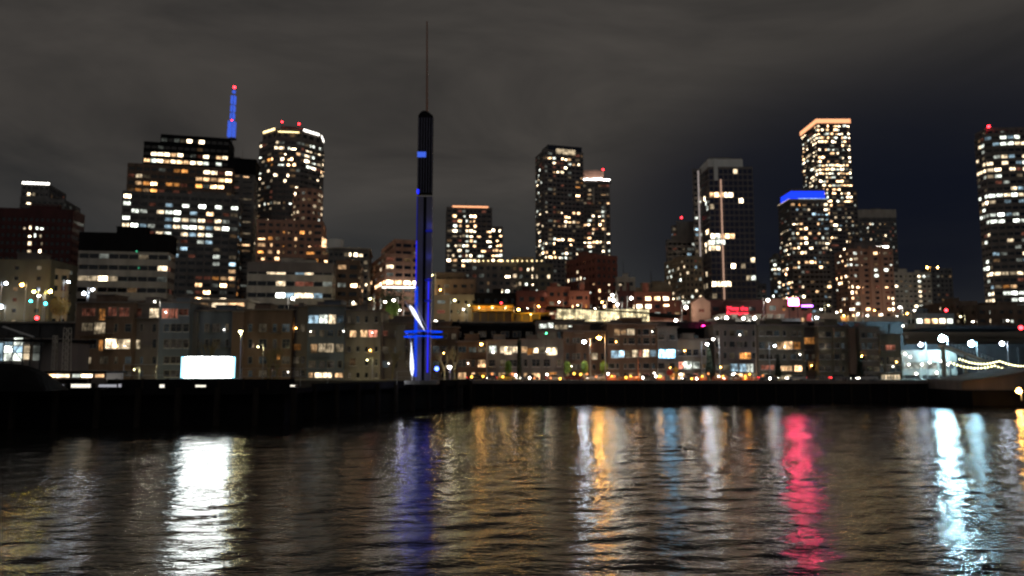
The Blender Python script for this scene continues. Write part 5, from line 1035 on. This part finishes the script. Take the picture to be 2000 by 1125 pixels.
# ------------------------------------------------------------------ right side: ramp, bulb strings, pier shed
def right_bits():
    Y = 150; x = lambda p: at(p, 760, Y).x; z = lambda y: at(1950, y, Y).z
    r = thing('pier_shed', 'black gabled pier shed at the right edge of the water', 'shed', (x(1960), Y, 0))
    MB().box(x(1862), Y - 6, -4, x(2300), Y + 9, 3.6, 'black').obj('quay_wall', r)
    xs = [1862, 1920, 2010, 2100, 2300]; ys = [745, 738, 722, 735, 745]
    vs = []; n = len(xs)
    for yy in (Y - 3, Y + 9): vs += [(x(a), yy, z(b_)) for a, b_ in zip(xs, ys)] + [(x(a), yy, 3.6) for a in xs]
    fs = []
    for i in range(n - 1):
        fs += [(i, n + i, n + i + 1, i + 1), (2 * n + i, 2 * n + i + 1, 3 * n + i + 1, 3 * n + i), (i, i + 1, 2 * n + i + 1, 2 * n + i)]
    fs += [(0, 2 * n, 3 * n, n), (n - 1, 2 * n - 1, 4 * n - 1, 3 * n - 1)]
    MB().add(vs, fs, 'darkwall').obj('gable_wall', r)
    rf = MB()
    for i in range(n - 1):
        a, c = (x(xs[i]), z(ys[i]) + .05), (x(xs[i + 1]), z(ys[i + 1]) + .05)
        rf.add([(a[0], Y - 3.6, a[1]), (c[0], Y - 3.6, c[1]), (c[0], Y + 9.4, c[1]), (a[0], Y + 9.4, a[1]), (a[0], Y - 3.6, a[1] + .25), (c[0], Y - 3.6, c[1] + .25), (c[0], Y + 9.4, c[1] + .25), (a[0], Y + 9.4, a[1] + .25)],
               [(0, 3, 2, 1), (4, 5, 6, 7), (0, 1, 5, 4), (1, 2, 6, 5), (2, 3, 7, 6), (3, 0, 4, 7)], 'grey')
    rf.obj('roof', r)
    for p, q, s_, lab in (((1874, 700), (2030, 708), 1, 'upper sagging string of warm bulbs at the right edge'), ((1856, 707), (2030, 719), 1, 'lower sagging string of warm bulbs at the right edge')):
        Yb = 172; a, c = at(*p, Yb), at(*q, Yb); r = thing('bulb_string', lab, 'string lights', a); mb = MB(); n = 26; prev = None
        for k in range(n + 1):
            f = k / n; v = a.lerp(c, f); v.z -= .9 * math.sin(math.pi * ((f * 2) % 1)) ** 1
            if prev: mb.tube(prev, v, .03, .03, 'darksteel', 5)
            MB().ball(v - Vector((0, 0, .16)), .13, 'bulby', 8).obj('bulb', r); prev = v
        mb.obj('cord', r)
        for v in (a, c): MB().tube((v.x, v.y, 4.9), v, .09, .07, 'darksteel').obj('post', r)
    Y = 186; a, c = at(1845, 672, Y), at(1975, 722, Y); r = thing('footbridge', 'sloping pale footbridge ramp running down below the floodlights', 'footbridge', ((a.x + c.x) / 2, Y, 4.96)); mb = MB()
    for w0, h0, mt in ((0, .6, 'pale'),):
        mb.add([(a.x, Y, a.z - h0), (c.x, Y, c.z - h0), (c.x, Y + 3, c.z - h0), (a.x, Y + 3, a.z - h0), (a.x, Y, a.z), (c.x, Y, c.z), (c.x, Y + 3, c.z), (a.x, Y + 3, a.z)], [(0, 3, 2, 1), (4, 5, 6, 7), (0, 1, 5, 4), (1, 2, 6, 5), (2, 3, 7, 6), (3, 0, 4, 7)], mt)
    mb.obj('deck', r); mb = MB()
    for hh in (1.1, .6): mb.tube((a.x, Y, a.z + hh), (c.x, Y, c.z + hh), .04, .04, 'steel', 6)
    for k in range(19): f = k / 18; q = a.lerp(c, f); mb.tube((q.x, Y, q.z), (q.x, Y, q.z + 1.1), .04, .04, 'steel', 6)
    mb.obj('handrail', r)
    for f in (.02, .35, .7): q = a.lerp(c, f); MB().box(q.x - .35, Y + 1.1, 4.96, q.x + .35, Y + 1.9, q.z - .6, 'concrete').obj('pillar', r)
right_bits()

# ------------------------------------------------------------------ trees
def bare_tree(px, ybase, ytop, Y, label, spread=.55, seed=1, zg=4.96, lit=False):
    rnd = random.Random(seed); p = at(px, ybase, Y); top = at(px, ytop, Y).z; H = top - zg
    r = thing('bare_tree', label, 'tree', (p.x, Y, zg), None); tr = MB(); cr_ = MB()
    def grow(q, d, ln, rad, lev):
        e_ = q + d * ln; (tr if lev < 1 else cr_).tube(q, e_, rad, rad * .62, 'bark', 6 if lev < 2 else 4, lev < 1)
        if lev >= 5: return
        for k in range(4 if lev == 0 else 3 if lev < 4 else 2):
            a = rnd.uniform(0, 6.28); s_ = rnd.uniform(.18, .42) * spread * 1.6
            nd = (d + Vector((math.cos(a) * s_, math.sin(a) * s_, .10))).normalized()
            grow(e_ if rnd.random() < .7 else q.lerp(e_, .7), nd, ln * rnd.uniform(.58, .86), rad * .58, lev + 1)
    grow(Vector((p.x, Y, zg)), Vector((0, 0, 1)), H * .27, H * .027, 0)
    tr.obj('trunk', r); cr_.obj('crown', r)
bare_tree(405, 740, 655, 150, 'bare tree rising behind the white billboard', seed=2)
bare_tree(540, 742, 668, 160, 'wide bare tree lit yellow right of the lamp post', .8, 3)
bare_tree(524, 742, 676, 166, 'smaller bare tree left of the wide yellow-lit tree', .8, 13)
bare_tree(766, 742, 662, 165, 'bare fan-shaped tree just left of the mast', .7, 4)
bare_tree(868, 742, 668, 172, 'bare tree just right of the mast above a globe lamp', .7, 5)
bare_tree(888, 742, 674, 174, 'second bare tree right of the mast', .7, 6)
def leafy(px, ybase, ytop, wpx, Y, label, mat='leafdark', zg=None, n=900, cone=False, seed=1, kind='leafy_tree'):
    rnd = random.Random(seed); zg = 4.96 if zg is None else zg; p = at(px, ybase, Y); zt = at(px, ytop, Y).z; H = zt - zg; rx = wpx / 2 * Y / F
    r = thing(kind, label, 'tree', (p.x, Y, zg)); MB().tube((p.x, Y, zg), (p.x, Y, zg + H * .6), H * .03, H * .012, 'bark').obj('trunk', r); mb = MB()
    z0 = zg + H * (.12 if cone else .3)
    lobes = [Vector((rnd.uniform(-.6, .6), rnd.uniform(-.6, .6), rnd.uniform(.15, .85))) for _ in range(9)]
    vs = []; fs = []
    while len(fs) < n:
        u_, v_, w_ = rnd.uniform(-1, 1), rnd.uniform(-1, 1), rnd.uniform(0, 1)
        rr = math.hypot(u_, v_); lim = (1 - w_) ** .55 * min(1, w_ * 6 + .3) if cone else math.sqrt(max(0, 1 - (2 * w_ - 1) ** 2))
        if rr > lim: continue
        if not cone and min((Vector((u_, v_, w_)) - q).length for q in lobes) > .42: continue
        c = Vector((p.x + u_ * rx, Y + v_ * rx, z0 + w_ * (zt - z0))); s_ = rnd.uniform(.10, .26) * (1 if cone else 1.2)
        a = Vector((rnd.gauss(0, 1), rnd.gauss(0, 1), rnd.gauss(0, 1))).normalized(); b_ = a.orthogonal().normalized(); o_ = len(vs)
        vs += [c + a * s_, c + b_ * s_ * .6, c - a * s_, c - b_ * s_ * .6]; fs.append((o_, o_ + 1, o_ + 2, o_ + 3))
    mb.add(vs, fs, mat).obj('crown', r)
leafy(1386, 742, 676, 17, 182, 'tall black cypress before the pale grey flats', cone=True, seed=1, n=1800, kind='cypress_tree')
leafy(1521, 745, 690, 14, 182, 'narrow black cypress before the olive grey flats', cone=True, seed=2, n=1500, kind='cypress_tree')
leafy(1681, 745, 684, 14, 182, 'narrow black cypress left of the greenish end house', cone=True, seed=3, n=1500, kind='cypress_tree')
leafy(1014, 745, 655, 10, 186, 'thin black conifer in the gap between grey flats', cone=True, seed=4, n=1300, kind='cypress_tree')
leafy(765, 640, 560, 62, 245, 'big dark tree before the pinkish brown office', seed=5, zg=21, n=2600)
leafy(767, 625, 588, 36, 222, 'small garden tree lit bright green by lamps', 'leaflit', seed=6, zg=20.6, n=900)
leafy(117, 645, 578, 44, 222, 'amber-lit tree right of the left lamp cluster', 'leafamberlit', seed=8, zg=20.6, n=1300)
for i, (px, lab) in enumerate(((1108, 'small street tree left of three white car lamps'), (1142, 'small lit street tree before the brown setback flats'), (992, 'thin golden street tree before the dazzling cream window'), (1180, 'small street tree behind the orange street lamp'))):
    leafy(px, 745, 704, 15, 178, lab, 'leaflit', seed=20 + i, n=450)

# ------------------------------------------------------------------ cars, barriers, signs on the quay road
def car_proto():
    t = {}
    def body(paint):
        mb = MB(); prof = [(-2.2, .45), (-2.25, .85), (-1.9, 1.0), (-1.25, 1.06), (1.35, 1.02), (2.1, .85), (2.25, .6), (2.2, .4)]
        vs = [(x, -.88, z) for x, z in prof] + [(x, .88, z) for x, z in prof]; n = len(prof)
        mb.add(vs, [tuple(range(n)), tuple(range(n, 2 * n))[::-1]] + [(i, i + n, (i + 1) % n + n, (i + 1) % n) for i in range(n)], paint)
        cab = [(-1.5, 1.03), (-1.05, 1.5), (.35, 1.52), (1.1, 1.02)]; n = 4
        mb.add([(x, -.78 if z < 1.1 else -.66, z) for x, z in cab] + [(x, .78 if z < 1.1 else .66, z) for x, z in cab], [(0, 1, 2, 3), (7, 6, 5, 4), (1, 5, 6, 2), (0, 4, 5, 1), (2, 6, 7, 3)], 'glass')
        mb.box(-1.05, -.66, 1.5, .4, .66, 1.56, paint); return mb.mesh('car_body')
    for p in ('carwhite', 'carred', 'carblack', 'cargrey', 'caryellow'): t[p] = body(p)
    t['wheel'] = MB().tube((0, -.1, 0), (0, .1, 0), .33, .33, 'rubber', 16).tube((0, -.115, 0), (0, .115, 0), .2, .2, 'steel', 10).mesh('wheel')
    t['head'] = MB().box(-.05, -.18, -.08, .05, .18, .08, 'bulbw').mesh('headlight'); t['tail'] = MB().box(-.04, -.2, -.07, .04, .2, .07, 'bulbred').mesh('tail_light')
    t['headoff'] = MB().box(-.05, -.18, -.08, .05, .18, .08, 'whitepaint').mesh('headlight'); t['tailoff'] = MB().box(-.04, -.2, -.07, .04, .2, .07, 'redpaint').mesh('tail_light')
    return t
CP = car_proto()
def car(px, Y, paint, label, flip=False, on_=True):
    x = at(px, 740, Y).x; zg = 4.82 if 175 < Y < 188 else 4.96
    r = thing('parked_car', label, 'car', (x, Y, zg), 'cars along the waterfront road'); s_ = -1 if flip else 1
    def c(name, me, loc, par=r):
        o = bpy.data.objects.new(name, me); COL.objects.link(o); o.parent = par; o.location = loc; return o
    o = c('body', CP[paint], (0, 0, 0)); o.rotation_euler = (0, 0, math.pi if flip else 0)
    for dx in (-1.4, 1.4):
        for dy in (-.82, .82): c('wheel', CP['wheel'], (dx, dy, .33))
    for dy in (-.6, .6): c('headlight', CP['head' if on_ else 'headoff'], (s_ * 2.24, dy, .68)); c('tail_light', CP['tail' if on_ else 'tailoff'], (-s_ * 2.25, dy, .8))
car(932, 172, 'carblack', 'black car left of the yellow car behind the promenade railing'); car(960, 177, 'cargrey', 'grey car between the black and yellow cars', True); car(990, 170, 'caryellow', 'yellow car behind the promenade railing')
car(1034, 178, 'carblack', 'black car between the yellow and white cars', True); car(1086, 176, 'carwhite', 'white car behind the bright red car', False); car(1122, 168, 'carred', 'bright red car behind the promenade railing', False, False)
car(1165, 178, 'carwhite', 'white car under the orange street lamp', True); car(1262, 178, 'cargrey', 'grey car left of the red round sign', False); car(1350, 179, 'cargrey', 'grey car right of the yellow diamond sign', True)
car(1432, 179, 'carwhite', 'white car before the pale cyan windows', True); car(1500, 179, 'cargrey', 'grey car before the olive grey flats'); car(1555, 180, 'carwhite', 'white car before the warm ground floor windows', True); car(1640, 180, 'cargrey', 'grey car before the plain olive brown flats'); car(1694, 180, 'carwhite', 'white car beside the cypress near the golden ground floor', True)
lamp('amberlamp', (1, .5, .06), 9, plain=True); lamp('orangeglow', (1, .25, .08), 1.2, plain=True); lamp('amberdim', (1, .32, .1), 2.5, plain=True)
for i, px in enumerate((1195, 1216, 1232, 1246, 1290, 1362, 1372, 1400, 1412, 1440, 1456, 1470)):
    Y = 166 + (i % 3); x = at(px, 742, Y).x; r = thing('road_barrier', 'orange and white construction barrier, %s along the promenade' % ('first from the left', 'second from the left', 'third from the left', 'fourth from the left', 'alone before the round red sign', 'sixth from the left', 'seventh from the left', 'eighth from the left', 'ninth from the left', 'third from the right', 'second from the right', 'last on the right')[i], 'barrier', (x, Y, 4.96), 'construction barriers on the promenade')
    MB().box(x - 1.0, Y - .03, 5.65, x + 1.0, Y + .03, 5.95, 'orangepaint').box(x - .55, Y - .04, 5.65, x - .25, Y + .04, 5.95, 'whitepaint').box(x + .25, Y - .04, 5.65, x + .55, Y + .04, 5.95, 'whitepaint').obj('board', r)
    MB().box(x - 1.0, Y - .03, 5.25, x + 1.0, Y + .03, 5.5, 'orangepaint').obj('board', r)
    for s_ in (-.8, .8): MB().box(x + s_ - .04, Y - .3, 4.96, x + s_ + .04, Y + .3, 5.02, 'darksteel').box(x + s_ - .04, Y + .035, 5.0, x + s_ + .04, Y + .09, 6.0, 'darksteel').obj('leg', r)
    if i % 2 == 0:
        MB().ball((x, Y, 6.12), .16, 'amberlamp', 8).obj('warning_lamp', r); light(r, (x, Y - .9, 6.2), (1, .42, .08), 55, .15)
for px, py, Y, mt, lab, cl in ((1308, 728, 172, 'redpaint', 'round red road sign before the grey bay block', 8), (1320, 722, 172, 'yellowpaint', 'yellow diamond road sign right of the red sign', 4)):
    p = at(px, py, Y); r = thing('road_sign', lab, 'road sign', (p.x, Y, 4.96)); MB().tube((p.x, Y + .06, 4.96), (p.x, Y + .06, p.z + .8), .05, .05, 'steel').obj('post', r)
    MB().tube((p.x, Y - .03, p.z), (p.x, Y + .01, p.z), .75, .75, mt, cl).obj('sign_plate', r)
    if cl == 4: MB().tube((p.x, Y - .03, p.z - 1.25), (p.x, Y + .01, p.z - 1.25), .5, .5, mt, 4).obj('sign_plate', r)
for px, Y, yt, lab in ((1478, 170, 634, 'tall pale flagpole before the olive grey flats'), (1247, 168, 700, 'orange post behind the promenade barriers')):
    p = at(px, 742, Y); r = thing('tall_post', lab, 'post', (p.x, Y, 4.96)); MB().tube((p.x, Y, 4.96), (p.x, Y, at(px, yt, Y).z), .12, .07, 'pale' if yt < 650 else 'orangepaint').obj('pole', r); MB().tube((p.x, Y, 4.96), (p.x, Y, 5.1), .3, .3, 'concrete', 12).obj('base', r)

CNT = {}
for k in range(34):
    px = 925 + k * 17.5 + random.uniform(-7, 7); Y = random.uniform(163, 172); p = at(px, random.uniform(731, 742), Y); mt = random.choice(('bulbw', 'amberlamp', 'amberlamp', 'bulbw', 'orangeglow', 'orangeglow'))
    warm_ = mt != 'bulbw'
    r = thing('bollard_lamp', 'low %s bollard lamp, %s from the left behind the seawall railing' % ('amber' if warm_ else 'white', ORD[CNT.setdefault(warm_, 0)]), 'bollard lamp', (p.x, Y, 4.96), 'amber bollard lamps on the promenade' if warm_ else 'white bollard lamps on the promenade')
    CNT[warm_] += 1
    MB().tube((p.x, Y, 4.96), (p.x, Y, p.z), .09, .09, 'darksteel').obj('post', r); MB().lathe((p.x, Y, p.z), [(.16, 0), (.2, .12), (.2, .34), (.1, .42)], mt if mt != 'orangeglow' else 'amberdim', 10).obj('lamp_glass', r)
    if k % 3 == 0: light(r, (p.x, Y - .5, p.z + .5), (1, .6, .25), 40, .2)
